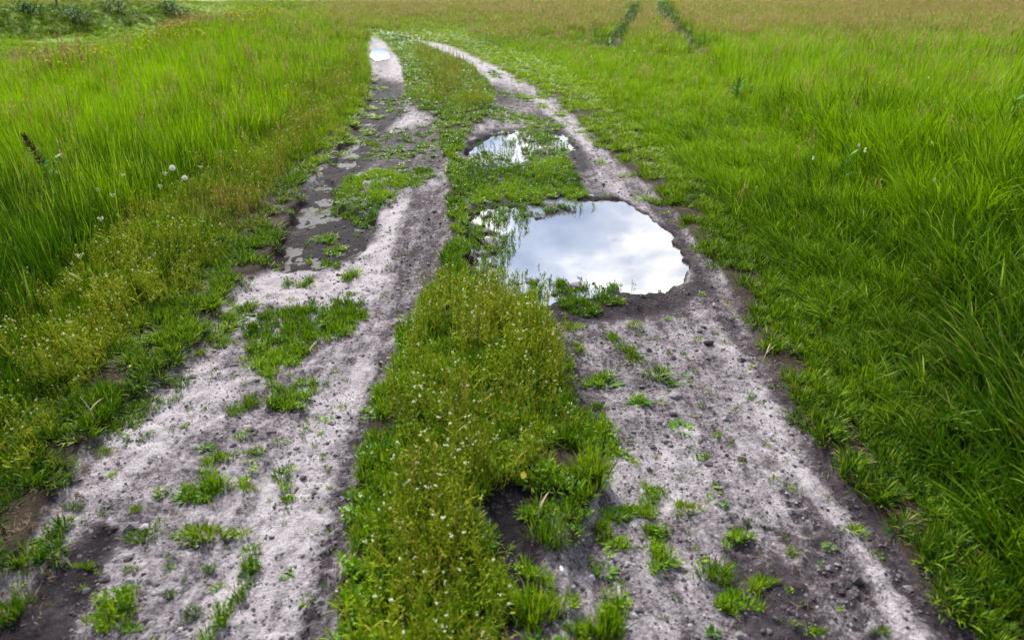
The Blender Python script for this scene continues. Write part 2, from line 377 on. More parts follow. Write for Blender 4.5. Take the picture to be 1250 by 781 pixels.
class MB:
    """collects quads and triangles with a material index, a tip value and a random value per vertex"""
    def __init__(s): s.v = []; s.q = []; s.t = []; s.qm = []; s.tm = []; s.tip = []; s.rnd = []; s.n = 0
    def strip(s, L_, R_, tips, m=0, rnd=0.5, point=True):
        k = len(L_); b = s.n
        for a, c, t in zip(L_, R_, tips):
            s.v += [tuple(a), tuple(c)]; s.tip += [t, t]; s.rnd += [rnd, rnd]; s.n += 2
        for i in range(k - 1):
            if i == k - 2 and point:
                s.t.append((b + 2 * i, b + 2 * i + 1, b + 2 * i + 2)); s.tm.append(m)
            else:
                s.q.append((b + 2 * i, b + 2 * i + 1, b + 2 * i + 3, b + 2 * i + 2)); s.qm.append(m)
    def mesh(s, name, mats, smooth=True):
        F = []
        mi = []
        if s.q: F.append(np.array(s.q)); mi += s.qm
        if s.t: F.append(np.array(s.t)); mi += s.tm
        return mesh_np(name, s.v, F, mats, {'tip': s.tip, 'rnd': s.rnd}, smooth, mi)
    def blade(s, p, az, h, wd, lean, curve, seg=3, m=0, rnd=0.5, shape='blade', roll=0.0):
        pts = []; x = 0; z = 0; ang = lean
        ca, sa = math.cos(az), math.sin(az)
        tx, ty = -sa, ca
        Ls, Rs, tp = [], [], []
        for i in range(seg + 1):
            t = i / seg
            if shape == 'blade': ww = wd * (1 - t ** 1.6) * (.75 + .5 * t)
            elif shape == 'leaf': ww = wd * max(math.sin(math.pi * min(.12 + t * .88, 1.0)), 0.02)
            else: ww = wd * (1 - .5 * t)
            c = (p[0] + ca * x, p[1] + sa * x, p[2] + z)
            tilt = roll * t
            Ls.append((c[0] + tx * ww / 2, c[1] + ty * ww / 2, c[2] + ww / 2 * tilt))
            Rs.append((c[0] - tx * ww / 2, c[1] - ty * ww / 2, c[2] - ww / 2 * tilt)); tp.append(t)
            x += math.sin(ang) * h / seg; z += math.cos(ang) * h / seg; ang += curve / seg
        s.strip(Ls, Rs, tp, m, rnd)
        return (p[0] + ca * x, p[1] + sa * x, p[2] + z)
    def stem(s, a, b, r, m=0, rnd=.5, t0=0., t1=1.):
        a = Vector(a); b = Vector(b); d = (b - a).normalized()
        u = d.orthogonal().normalized(); v = d.cross(u)
        n0 = s.n
        for k in range(3):
            o = u * math.cos(k * 2.094) + v * math.sin(k * 2.094)
            s.v += [tuple(a + o * r), tuple(b + o * r * .6)]; s.tip += [t0, t1]; s.rnd += [rnd, rnd]; s.n += 2
        for k in range(3):
            i, j = n0 + 2 * k, n0 + 2 * ((k + 1) % 3)
            s.q.append((i, j, j + 1, i + 1)); s.qm.append(m)
    def blob(s, c, r, m=0, rnd=.5, zs=1.0, tip=1.0):
        n0 = s.n
        for d in ((1, 0, 0), (-1, 0, 0), (0, 1, 0), (0, -1, 0), (0, 0, 1), (0, 0, -1)):
            s.v.append((c[0] + d[0] * r, c[1] + d[1] * r, c[2] + d[2] * r * zs)); s.tip.append(tip); s.rnd.append(rnd); s.n += 1
        for f in ((0, 2, 4), (2, 1, 4), (1, 3, 4), (3, 0, 4), (2, 0, 5), (1, 2, 5), (3, 1, 5), (0, 3, 5)):
            s.t.append(tuple(n0 + i for i in f)); s.tm.append(m)

# ------------------------------------------------------------------ materials
def newmat(name):
    m = bpy.data.materials.new(name); m.use_nodes = True; m.node_tree.nodes.clear()
    return m, m.node_tree
def mixc(t, fac, a, b):
    n = N(t, 'ShaderNodeMix', data_type='RGBA')
    for i, v in ((0, fac), (6, a), (7, b)):
        if hasattr(v, 'is_linked') or hasattr(v, 'node'): L(t, v, n.inputs[i])
        else: n.inputs[i].default_value = v if i == 0 else (*v, 1)
    return n.outputs[2]
def mth(t, op, a, b=None, c=None, clamp=False):
    n = N(t, 'ShaderNodeMath', operation=op); n.use_clamp = clamp
    for i, v in enumerate((a, b, c)):
        if v is None: continue
        if hasattr(v, 'node'): L(t, v, n.inputs[i])
        else: n.inputs[i].default_value = v
    return n.outputs[0]
def attr(t, name, typ='GEOMETRY'):
    n = N(t, 'ShaderNodeAttribute', attribute_name=name, attribute_type=typ)
    return n.outputs['Fac']
def plant_mat(name, deep, lime, dryc, src='inst', transl=.30, rough=.55, spec=.12, tipc=None, const=None):
    m, t = newmat(name)
    o = N(t, 'ShaderNodeOutputMaterial')
    rnd = attr(t, 'rnd'); tip = attr(t, 'tip')
    if src == 'inst':
        ti = attr(t, 'tint', 'INSTANCER'); dr = attr(t, 'dry', 'INSTANCER')
    else:
        oi = N(t, 'ShaderNodeObjectInfo'); ti = mth(t, 'MULTIPLY', oi.outputs['Random'], .7); dr = mth(t, 'MULTIPLY', oi.outputs['Random'], .15)
    f = mth(t, 'ADD', ti, mth(t, 'MULTIPLY_ADD', rnd, 1.0, -.54), clamp=True)
    f = mth(t, 'ADD', f, mth(t, 'MULTIPLY', tip, .15), clamp=True)
    c = mixc(t, f, deep, lime)
    # some blades are withered: straw where the random value is high
    d = mth(t, 'ADD', dr, mth(t, 'MULTIPLY_ADD', rnd, .9, -.83), clamp=True)
    d = mth(t, 'MULTIPLY', d, 2.2, clamp=True)
    c = mixc(t, d, c, dryc)
    p = N(t, 'ShaderNodeBsdfPrincipled')
    p.inputs['Roughness'].default_value = rough
    p.inputs['Specular IOR Level'].default_value = spec
    L(t, c, p.inputs['Base Color'])
    tr = N(t, 'ShaderNodeBsdfTranslucent'); L(t, c, tr.inputs[0])
    ms = N(t, 'ShaderNodeMixShader'); ms.inputs[0].default_value = transl
    L(t, p.outputs[0], ms.inputs[1]); L(t, tr.outputs[0], ms.inputs[2]); L(t, ms.outputs[0], o.inputs[0])
    return m
def plain(name, col, rough=.6, spec=.2, transl=0.0):
    m, t = newmat(name); o = N(t, 'ShaderNodeOutputMaterial'); p = N(t, 'ShaderNodeBsdfPrincipled')
    nz = N(t, 'ShaderNodeTexNoise'); nz.inputs['Scale'].default_value = 60; g = N(t, 'ShaderNodeTexCoord'); L(t, g.outputs['Object'], nz.inputs['Vector'])
    c = mixc(t, nz.outputs[0], tuple(x * .7 for x in col), tuple(min(x * 1.25, 1) for x in col))
    L(t, c, p.inputs['Base Color']); p.inputs['Roughness'].default_value = rough; p.inputs['Specular IOR Level'].default_value = spec
    if transl:
        tr = N(t, 'ShaderNodeBsdfTranslucent'); L(t, c, tr.inputs[0]); ms = N(t, 'ShaderNodeMixShader'); ms.inputs[0].default_value = transl
        L(t, p.outputs[0], ms.inputs[1]); L(t, tr.outputs[0], ms.inputs[2]); L(t, ms.outputs[0], o.inputs[0])
    else: L(t, p.outputs[0], o.inputs[0])
    return m

DEEP = (0.010, 0.064, 0.001); LIME = (0.265, 0.450, 0.001); STRAW = (0.36, 0.26, 0.10)
M_grass = plant_mat('meadow_grass_blade', DEEP, LIME, STRAW)
M_turf = plant_mat('turf_blade', (0.016, 0.075, 0.002), (0.26, 0.41, 0.002), (0.26, 0.20, 0.06))
M_leaf = plant_mat('broad_leaf', (0.030, 0.120, 0.004), (0.19, 0.34, 0.003), (0.18, 0.17, 0.04), spec=.2, rough=.5)
M_weed = plant_mat('weed_stem', (0.14, 0.25, 0.006), (0.48, 0.50, 0.03), (0.48, 0.30, 0.10), transl=.3)
M_seed = plant_mat('seed_head', (0.38, 0.32, 0.09), (0.50, 0.38, 0.16), (0.36, 0.20, 0.11), transl=.35)
M_white = plain('white_petal', (0.78, 0.80, 0.58), .7, .1, .3)
M_yellow = plain('yellow_petal', (0.80, 0.62, 0.02), .6, .1, .3)
M_tuftobj = plant_mat('track_tuft_blade', (0.030, 0.110, 0.003), (0.26, 0.38, 0.003), (0.26, 0.19, 0.06), src='obj')
M_leafobj = plant_mat('single_plant_leaf', (0.045, 0.150, 0.010), (0.11, 0.25, 0.01), (0.12, 0.12, 0.04), src='obj', spec=.12)

# ------------------------------------------------------------------ ground and track
def ground_mat(name):
    m, t = newmat(name)
    o = N(t, 'ShaderNodeOutputMaterial'); p = N(t, 'ShaderNodeBsdfPrincipled')
    g = N(t, 'ShaderNodeTexCoord')
    def nz(sc, det=4, ro=.6, dist=0., vec=None):
        n = N(t, 'ShaderNodeTexNoise'); n.inputs['Scale'].default_value = sc; n.inputs['Detail'].default_value = det
        n.inputs['Roughness'].default_value = ro; n.inputs['Distortion'].default_value = dist
        L(t, vec or g.outputs['Object'], n.inputs['Vector']); return n.outputs[0]
    def mr(v, a, b, c=0., d=1.):
        n = N(t, 'ShaderNodeMapRange'); n.inputs[1].default_value = a; n.inputs[2].default_value = b
        n.inputs[3].default_value = c; n.inputs[4].default_value = d; L(t, v, n.inputs[0]); return n.outputs[0]
    lt = attr(t, 'light'); dp_ = attr(t, 'damp'); br = attr(t, 'bare'); cav = attr(t, 'cavity'); far = attr(t, 'far')
    n1 = nz(7, 5, .65); n2 = nz(52, 5, .7, .5); n3 = nz(150, 3, .7); n4 = nz(2.2, 3)
    # dry crust: pale lilac-grey sand, darker where crumbs and damp show through
    crust = mixc(t, mr(n3, .3, .7), (0.235, 0.210, 0.227), (0.45, 0.41, 0.435))
    dark = mixc(t, mr(n2, .3, .7), (0.030, 0.023, 0.028), (0.080, 0.065, 0.074))
    # paleness: traced tone + mottling at three sizes
    k = mth(t, 'MULTIPLY_ADD', lt, 1.50, -.42)
    k = mth(t, 'ADD', k, mr(n1, .3, .7, -.28, .28))
    mpg = N(t, 'ShaderNodeMapping'); mpg.inputs['Scale'].default_value = (17, 1.3, 1); mpg.inputs['Rotation'].default_value = (0, 0, .12); L(t, g.outputs['Object'], mpg.inputs[0])
    n5 = nz(1.0, 4, .65, .4, mpg.outputs[0])
    k = mth(t, 'ADD', k, mr(n5, .35, .65, -.22, .20))
    k = mth(t, 'ADD', k, mr(n2, .35, .65, -.40, .30))
    k = mth(t, 'ADD', k, mr(nz(120, 3, .7, .3), .35, .65, -.22, .18))
    k = mth(t, 'ADD', k, mth(t, 'MULTIPLY', cav, .75))
    k = mth(t, 'ADD', k, mr(n4, .3, .7, -.12, .12))
    k = mth(t, 'SUBTRACT', k, mth(t, 'MULTIPLY', dp_, 1.05))
    k = mr(k, -.25, .85)
    c = mixc(t, k, dark, crust)
    mud = mixc(t, mr(n2, .3, .7), (0.005, 0.004, 0.005), (0.022, 0.017, 0.022))
    wetf = mth(t, 'MULTIPLY', mr(mth(t, 'ADD', dp_, mr(n1, .3, .7, -.25, .25)), .25, .95), 1.0, clamp=True)
    c = mixc(t, wetf, c, mud)
    soil = mixc(t, n1, (0.016, 0.012, 0.008), (0.050, 0.038, 0.024))
    turfc = mixc(t, nz(1.2, 5, .7), (0.060, 0.150, 0.006), (0.170, 0.240, 0.010))
    soil = mixc(t, far, soil, turfc)
    c = mixc(t, mr(br, .25, .75), soil, c)
    L(t, c, p.inputs['Base Color'])
    L(t, mr(wetf, 0, 1, .95, .7), p.inputs['Roughness'])
    L(t, mth(t, 'MULTIPLY_ADD', wetf, -.10, .13), p.inputs['Specular IOR Level'])
    bp = N(t, 'ShaderNodeBump'); bp.inputs['Strength'].default_value = .8; bp.inputs['Distance'].default_value = .012
    hh = mth(t, 'ADD', mth(t, 'MULTIPLY', n2, 1.2), mth(t, 'MULTIPLY', n3, .6))
    hh = mth(t, 'MULTIPLY', hh, mr(wetf, 0, 1, 1, .7))
    L(t, hh, bp.inputs['Height']); L(t, bp.outputs[0], p.inputs['Normal'])
    L(t, p.outputs[0], o.inputs[0])
    return m
def axis(a):
    return np.array(a, float)
xs = [0.]; st = .0125
while xs[-1] < 700:
    xs.append(xs[-1] + (st if xs[-1] < 2.7 else max(st, (xs[-1] - 2.5) * .07)))
xs = np.array(xs); xs = np.concatenate([-xs[:0:-1], xs])
ys = list(np.arange(-4, .9, .08)); 
while ys[-1] < 1500:
    y_ = ys[-1]; ys.append(y_ + (max(.0125, .0062 * y_) if y_ < 55 else (y_ - 50) * .09))
ys = np.array(ys)
X, Y = np.meshgrid(xs, ys)
Z = terrain(X, Y)
nx, ny = len(xs), len(ys)
idx = np.arange(nx * ny).reshape(ny, nx)
quads = np.stack([idx[:-1, :-1], idx[:-1, 1:], idx[1:, 1:], idx[1:, :-1]], -1).reshape(-1, 4)
b_ = S(bare, X, Y, .05)
cavity = (fbm(X, Y * .8, .06, 35, 3) - .5) * .9 + (fbm(X + Y * .3, Y * .6, .022, 41, 2) - .5) * .8
pm = PUD(X, Y)
A = {'light': S(light, X, Y, .045, 80).ravel(), 'damp': np.clip(S(damp, X, Y, .05, 90) + .9 * sst(.08, .5, pm), 0, 1).ravel(), 'bare': b_.ravel(),
     'cavity': cavity.ravel(), 'far': (sst(8, 25, np.hypot(X, Y)) * (1 - .9 * S(lane, X, Y))).ravel()}
VV = np.stack([X.ravel(), Y.ravel(), Z.ravel()], 1)
M_ground = ground_mat('sandy_soil')
fb = b_.ravel()[quads].mean(1) > .42
fy = VV[quads[:, 0], 1]
fb &= (fy < 40)
def sub_sheet(name, q):
    used = np.unique(q); mp_ = np.zeros(nx * ny, np.int64); mp_[used] = np.arange(len(used))
    me = mesh_np(name, VV[used], [mp_[q]], [M_ground], {k: a[used] for k, a in A.items()}, True)
    o = bpy.data.objects.new(name, me); COL.objects.link(o); return o
tag(sub_sheet('ground', quads[~fb]), 'dark soil beneath the meadow grass on both sides of the track', kind='structure')
tag(sub_sheet('dirt_track', quads[fb]), 'pale sandy wheel tracks with dark wet mud in the ruts', kind='structure')
print('ground', len(quads))

# ------------------------------------------------------------------ puddles
def water_mat(name='still_water', ior=3.2, rough=.012):
    m, t = newmat(name); o = N(t, 'ShaderNodeOutputMaterial'); p = N(t, 'ShaderNodeBsdfPrincipled')
    g = N(t, 'ShaderNodeTexCoord'); n = N(t, 'ShaderNodeTexNoise'); n.inputs['Scale'].default_value = 9; n.inputs['Detail'].default_value = 2
    L(t, g.outputs['Object'], n.inputs['Vector'])
    b = N(t, 'ShaderNodeBump'); b.inputs['Strength'].default_value = .02; b.inputs['Distance'].default_value = .003
    L(t, n.outputs[0], b.inputs['Height']); L(t, b.outputs[0], p.inputs['Normal'])
    p.inputs['Base Color'].default_value = (.10, .09, .09, 1); p.inputs['Roughness'].default_value = rough; p.inputs['IOR'].default_value = ior
    L(t, p.outputs[0], o.inputs[0]); return m
M_water = water_mat(); M_film = water_mat('water_film', 1.08, .2)
def puddle(poly, label, zw, M_water=M_water):
    c = np.mean(poly, 0)
    pts = []
    n = len(poly)
    for i in range(n):
        for k in range(4):
            a = np.array(poly[i], float); b = np.array(poly[(i + 1) % n], float)
            q = a + (b - a) * k / 4
            q = c + (q - c) * 1.06 + (3 * (q - c) / (np.hypot(*(q - c)) + 1e-6))
            pts.append(P(q[0], q[1], zw))
    pts = np.array(pts); ctr = pts.mean(0)
    V = np.vstack([ctr[None], ctr + (pts - ctr) * .5, pts]); m = len(pts)
    T = np.array([(0, 1 + i, 1 + (i + 1) % m) for i in range(m)]); Q = np.array([(1 + i, 1 + m + i, 1 + m + (i + 1) % m, 1 + (i + 1) % m) for i in range(m)])
    o = bpy.data.objects.new('puddle', mesh_np('puddle', V, [Q, T], [M_water])); COL.objects.link(o)
    tag(o, label, kind='structure')
puddle(PUD1, 'large rain puddle in the right wheel track mirroring white clouds', WATER)
puddle(PUD2, 'smaller weedy puddle farther up the right wheel track', WATER)
puddle(PUD3, 'tiny dark puddle in the far bend of the left wheel track', WATER, water_mat('dark_water', 1.33, .02))

puddle(POOL, 'thin broken film of water on the dark mud pool in the left track', -.037, M_film)
puddle([(406, 204), (420, 170), (436, 150), (450, 108), (482, 106), (480, 140), (452, 168), (430, 206)], 'thin broken film of water along the dark upper left rut', -.032, M_film)

# ------------------------------------------------------------------ plant pieces (shared meshes)
def coll(name, meshes):
    c = bpy.data.collections.new(name)
    for i, me in enumerate(meshes):
        o = bpy.data.objects.new('%s.%03d' % (name, i), me); c.objects.link(o)
    return c
R = random.random
def g(a, b): return a + (b - a) * R()
def tall_tuft(n=18, rad=.17, lean=.28, curve=.5, wd=.027, m=M_grass):
    b = MB()
    for i in range(n):
        r = rad * math.sqrt(R()); a = g(0, 6.283)
        b.blade((r * math.cos(a), r * math.sin(a), -.03), a + g(-1.2, 1.2), g(.55, 1.08), wd * g(.6, 1.25), g(.02, lean), g(.05, curve) * (2.2 if R() < .15 else 1), 4, 0, R(), roll=g(-1, 1))
    return b.mesh('tall_grass_tuft', [m])
def lush_tuft(n=16, m=M_grass):
    b = MB()
    for i in range(n):
        r = .2 * math.sqrt(R()); a = g(0, 6.283)
        b.blade((r * math.cos(a), r * math.sin(a), -.03), g(1.9, 4.4), g(.7, 1.25), g(.026, .052), g(.05, .42), g(.3, 1.3), 5, 0, R(), roll=g(-1.4, 1.4))
    return b.mesh('lush_grass_tuft', [m])
def low_tuft(n=26, rad=1., m=M_turf):     # unit = footprint radius 1, height 1
    b = MB()
    for i in range(n):
        r = .55 * math.sqrt(R()); a = g(0, 6.283)
        b.blade((r * math.cos(a), r * math.sin(a), -.05), a + g(-.7, .7), g(.6, 1.15), g(.07, .14), g(.2, 1.1), g(-.2, .9), 3, 0, R(), roll=g(-1, 1))
    return b.mesh('low_grass_tuft', [m])
def mat_leaf(n=20, m=M_leaf, up=1.1):
    b = MB()
    for i in range(n):
        r = .7 * math.sqrt(R()); a = g(0, 6.283)
        b.blade((r * math.cos(a), r * math.sin(a), g(-.02, .45)), g(0, 6.283), g(.35, .7), g(.16, .30), g(.5, up + .4), g(0, .6), 3, 0, R(), 'leaf', roll=g(-.8, .8))
    return b.mesh('leaf_mat', [m])
def water_weed(m=M_leaf):
    b = MB()
    for i in range(4):
        r = .5 * R(); a = g(0, 6.283); p = (r * math.cos(a), r * math.sin(a), -.4); q = (p[0] + g(-.15, .15), p[1] + g(-.15, .15), g(.5, 1.3))
        b.stem(p, q, .03, 0, R())
        for k in range(3):
            t = g(.5, 1); b.blade([p[j] + (q[j] - p[j]) * t for j in range(3)], g(0, 6.283), g(.35, .7), g(.18, .3), g(.2, 1.0), g(0, .6), 2, 0, R(), 'leaf')
    return b.mesh('emergent_weed', [m])
def purse(nst=4, flowers=True):           # thin branching stems, seed pods, a white flower cluster on top; unit height
    b = MB()
    for i in range(nst):
        a = g(0, 6.283); r = .25 * R(); p = Vector((r * math.cos(a), r * math.sin(a), -.02)); h = g(.65, 1.1)
        ln = Vector((g(-.2, .2), g(-.2, .2), 1)) * h; mid = p + ln * .5 + Vector((g(-.04, .04), g(-.04, .04), 0)); q = p + ln
        rd = R(); b.stem(p, mid, .011, 0, rd); b.stem(mid, q, .008, 0, rd)
        for k in range(9):
            t = g(.3, .95); s0 = p + ln * t; az = g(0, 6.283)
            e_ = s0 + Vector((math.cos(az), math.sin(az), .7)) * g(.04, .09)
            b.stem(s0, e_, .004, 0, rd)
            b.blade(e_, az, .035, .035, .6, 0, 2, 0, R(), 'leaf')
        for k in range(3):
            b.blade(p + ln * g(.05, .4), g(0, 6.283), g(.15, .25), .03, .7, .5, 3, 0, R(), 'leaf')
        if flowers and R() < .30:
            for k in range(4):
                b.blob((q[0] + g(-.03, .03), q[1] + g(-.03, .03), q[2] + g(-.025, .02)), g(.012, .020), 1, R(), .7)
    return b.mesh('flowering_weed', [M_weed, M_white])
def seed_stem(nst=5):
    b = MB()
    for i in range(nst):
        a = g(0, 6.283); r = .3 * R(); p = Vector((r * math.cos(a), r * math.sin(a), -.02)); h = g(.8, 1.2)
        q = p + Vector((g(-.12, .12), g(-.12, .12), 1)) * h
        b.stem(p, q, .006, 0, R())
        for k in range(12):
            t = g(.72, 1.03); s0 = p + (q - p) * t; az = g(0, 6.283)
            b.blade(s0, az, g(.03, .09), .012, g(.2, .7), 0, 2, 0, R(), 'leaf')
    return b.mesh('seed_stem', [M_seed])
def yellow_fl(n=4):
    b = MB()
    for i in range(n):
        a = g(0, 6.283); r = .4 * R(); p = Vector((r * math.cos(a), r * math.sin(a), -.02)); q = p + Vector((g(-.15, .15), g(-.15, .15), g(.8, 1.2)))
        b.stem(p, q, .012, 0, R())
        for k in range(5):
            b.blade(q, k * 1.257 + a, .05, .05, 1.2, -.3, 2, 1, R(), 'leaf')
    return b.mesh('yellow_flower', [M_weed, M_yellow])
C_tall = coll('tall_grass_tuft', [tall_tuft() for _ in range(5)] + [tall_tuft(16, .14, .12, .25, .013) for _ in range(2)])
C_lush = coll('lush_grass_tuft', [lush_tuft() for _ in range(5)] + [tall_tuft(18, .18, .4, .9, .02) for _ in range(2)])
C_low = coll('low_grass_tuft', [low_tuft() for _ in range(6)])
C_mat = coll('leaf_mat', [mat_leaf() for _ in range(4)])
C_weed = coll('emergent_weed', [water_weed() for _ in range(5)])
C_purse = coll('flowering_weed', [purse() for _ in range(5)])
C_seed = coll('seed_stem', [seed_stem() for _ in range(4)])
C_yel = coll('yellow_flower', [yellow_fl() for _ in range(3)])
bc = MB()
def crumb():
    b = MB(); n = 6
    vs = []
    for d in ((1, 0, 0), (-1, 0, 0), (0, 1, 0), (0, -1, 0), (0, 0, 1), (0, 0, -1), (.7, .7, .5), (-.7, .5, .6), (.6, -.7, .4), (-.6, -.7, .3)): vs.append(Vector(d).normalized() * g(.6, 1.1))
    import bmesh
    bm = bmesh.new(); [bm.verts.new(v) for v in vs]; bmesh.ops.convex_hull(bm, input=bm.verts)
    me = bpy.data.meshes.new('soil_crumb'); bm.to_mesh(me); bm.free(); me.materials.append(M_crumb); return me
m_, t_ = newmat('soil_crumb'); o_ = N(t_, 'ShaderNodeOutputMaterial'); p_ = N(t_, 'ShaderNodeBsdfPrincipled')
L(t_, mixc(t_, attr(t_, 'tint', 'INSTANCER'), (0.035, 0.028, 0.03), (0.34, 0.31, 0.335)), p_.inputs['Base Color']); p_.inputs['Roughness'].default_value = .9; L(t_, p_.outputs[0], o_.inputs[0])
M_crumb = m_
C_crumb = coll('soil_crumb', [crumb() for _ in range(5)])

# ------------------------------------------------------------------ scattering
def scatter(name, cl, x, y, sc, tint, dry, label, cat, rot=None, z=None, sink=0.0, lean=.12):
    n = len(x)
    if z is None: z = terrain(x, y) - sink
    me = bpy.data.meshes.new(name); me.vertices.add(n)
    me.vertices.foreach_set('co', np.stack([x, y, z], 1).astype(np.float32).ravel())
    if rot is None: rot = np.stack([rng.normal(0, lean, n), rng.normal(0, lean, n), rng.uniform(0, 6.283, n)], 1)
    for k, a, tp in (('rot', rot, 'FLOAT_VECTOR'), ('scl', sc, 'FLOAT_VECTOR')):
        at = me.attributes.new(k, tp, 'POINT'); at.data.foreach_set('vector', np.asarray(a, np.float32).ravel())
    for k, a in (('tint', tint), ('dry', dry)):
        at = me.attributes.new(k, 'FLOAT', 'POINT'); at.data.foreach_set('value', np.broadcast_to(np.asarray(a, np.float32), (n,)).copy())
    at = me.attributes.new('pick', 'INT', 'POINT'); at.data.foreach_set('value', rng.integers(0, len(cl.objects), n).astype(np.int32))
    o = bpy.data.objects.new(name, me); COL.objects.link(o)
    t = bpy.data.node_groups.new(name + '_scatter', 'GeometryNodeTree')
    t.interface.new_socket('Geometry', in_out='INPUT', socket_type='NodeSocketGeometry'); t.interface.new_socket('Geometry', in_out='OUTPUT', socket_type='NodeSocketGeometry')
    gi = N(t, 'NodeGroupInput'); go = N(t, 'NodeGroupOutput'); ip = N(t, 'GeometryNodeInstanceOnPoints'); ci = N(t, 'GeometryNodeCollectionInfo')
    ci.inputs['Collection'].default_value = cl; ci.inputs['Separate Children'].default_value = True; ci.inputs['Reset Children'].default_value = True
    def na(nm, tp):
        q = N(t, 'GeometryNodeInputNamedAttribute', data_type=tp); q.inputs['Name'].default_value = nm
        return [s for s in q.outputs if s.enabled][0]
    L(t, gi.outputs[0], ip.inputs['Points']); L(t, ci.outputs[0], ip.inputs['Instance']); ip.inputs['Pick Instance'].default_value = True
    L(t, na('pick', 'INT'), ip.inputs['Instance Index']); L(t, na('rot', 'FLOAT_VECTOR'), ip.inputs['Rotation']); L(t, na('scl', 'FLOAT_VECTOR'), ip.inputs['Scale'])
    L(t, ip.outputs[0], go.inputs[0])
    md = o.modifiers.new('scatter', 'NODES'); md.node_group = t
    tag(o, label, cat, kind='stuff')
    print(name, n)
    return o
def cand(D0, y0, pw, ymin=.75, ymax=75, seed=0, xw=.86, xpad=1.0):
    """random ground points, D0 per square metre up to y0, thinning beyond"""
    r = np.random.default_rng(seed)
    yy = np.linspace(ymin, ymax, 4000); dens = D0 * np.minimum(1, (y0 / yy)) ** pw * (2 * (xw * yy + xpad))
    cum = np.cumsum(dens) * (yy[1] - yy[0]); n = int(cum[-1])
    y = np.interp(r.uniform(0, cum[-1], n), cum, yy)
    x = r.uniform(-1, 1, n) * (xw * y + xpad)
    return x, y, r
def hue(x, y):
    """patchy tint and dryness of the meadow"""
    u, v = UV(x, y, terrain(x, y, False))
    t = .34 + (fbm(x, y, 3.0, 200, 3) - .5) * .75 + (fbm(x, y, .5, 210, 2) - .5) * .5
    t = t + .40 * sst(330, 130, v) - .10 * sst(250, 480, v) - .06 * sst(700, 900, u) * sst(150, 260, v)
    t = t - .30 * sst(120, -50, u) * sst(180, 300, v)  # left edge: deeper lush grass, plus lens corner darkening put into the tint
    t = t - .14 * sst(820, 1150, u) * sst(330, 600, v) - .55 * S(bank, x, y, z=terrain(x, y, False))  # first term paints the dark lower right lens corner into the grass tint
    d = .05 + .10 * sst(60, 0, v) + .30 * S(tan, x, y) + .10 * sst(.5, .75, fbm(x, y, 1.1, 230, 3)) + .30 * sst(90, 10, v) * np.maximum(sst(300, 520, u), sst(11, 3, v)) + .12 * sst(60, -5, v) * sst(900, 1250, u)
    return t + rng.uniform(-.22, .22, len(x)), d

# tall meadow grass, both sides
x, y, r_ = cand(190, 4.0, 1.15, seed=1)
h = S(H, x, y); bb = S(bare, x, y, .05); st_ = S(strip_b, x, y); ln_ = S(lane, x, y); pdm = S(pud_b, x, y)
fl_ = S(flow, x, y)
keep = (bb < .3) & (st_ < .4) & (h > .155) & (r_.uniform(0, 1, len(x)) > .35 * fl_ * (x < 0)) & (r_.uniform(0, 1, len(x)) > ln_ * .15)
x, y, h, ln_ = x[keep], y[keep], h[keep], ln_[keep]
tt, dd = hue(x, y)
far = np.maximum(1, (y / 6)) ** .45
hs = h * (.6 + .8 * fbm(x, y, .5, 240, 2)) * rng.uniform(.55, 1.22, len(x)) * (.75 + .5 * fbm(x, y, 3, 245, 2)) * (1 - .6 * ln_) * (.8 + .2 * sst(1, 4, np.abs(x)))
for side, lab in (('left', 'tall fresh green meadow grass growing left of the left wheel track'), ('right', 'long lush green meadow grass leaning over right of the track')):
    k = (x < 0) if side == 'left' else (x >= 0)
    k &= (x < -.0) | True
    lush = (side == 'right') & (y < 9)
    k1 = k & ~lush; k2 = k & lush if side == 'right' else k & False
    wd = np.clip(h, .25, .5) * far * (1 - .6 * ln_)
    if k1.any():
        scatter('meadow_grass', C_tall, x[k1], y[k1], np.stack([wd[k1], wd[k1], hs[k1]], 1), tt[k1] - .8 * ln_[k1], dd[k1] * (1 - ln_[k1]), lab if side == 'left' else 'distant meadow of green and tawny grass behind the track bend', 'grass')  # lane tint lowered: shade between the tall blades put into the colour
    if k2.any():
        n = k2.sum(); rt = np.stack([rng.normal(0, .12, n), rng.normal(-.08, .12, n), rng.normal(0, .5, n)], 1)
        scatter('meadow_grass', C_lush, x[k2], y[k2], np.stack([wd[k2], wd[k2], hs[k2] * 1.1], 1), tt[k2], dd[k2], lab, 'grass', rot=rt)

# short verge grass
x, y, r_ = cand(900, 3.2, 1.3, ymax=60, seed=2, xw=.8)
h = S(H, x, y); bb = S(bare, x, y, .05); st_ = S(strip_b, x, y); vg = np.maximum(S(verge, x, y), S(vergeR, x, y))
cl_ = fbm(x, y, .16, 300, 3)
keep = (h < .24) & (st_ < .4) & ((bb < .35) | ((vg > .3) & (cl_ > .42 + .22 * bb))) & (S(pud_b, x, y) < .2) & ((vg < .3) | (cl_ > .45))
x, y, h, bb, cl_ = x[keep], y[keep], h[keep], bb[keep], cl_[keep]
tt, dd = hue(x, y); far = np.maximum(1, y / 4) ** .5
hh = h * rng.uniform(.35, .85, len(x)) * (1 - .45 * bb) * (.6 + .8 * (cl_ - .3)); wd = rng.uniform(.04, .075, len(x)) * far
scatter('verge_grass', C_low, x, y, np.stack([wd, wd, hh], 1), tt + .05, dd + .05, 'short clumpy grass along both edges of the wheel tracks', 'grass')

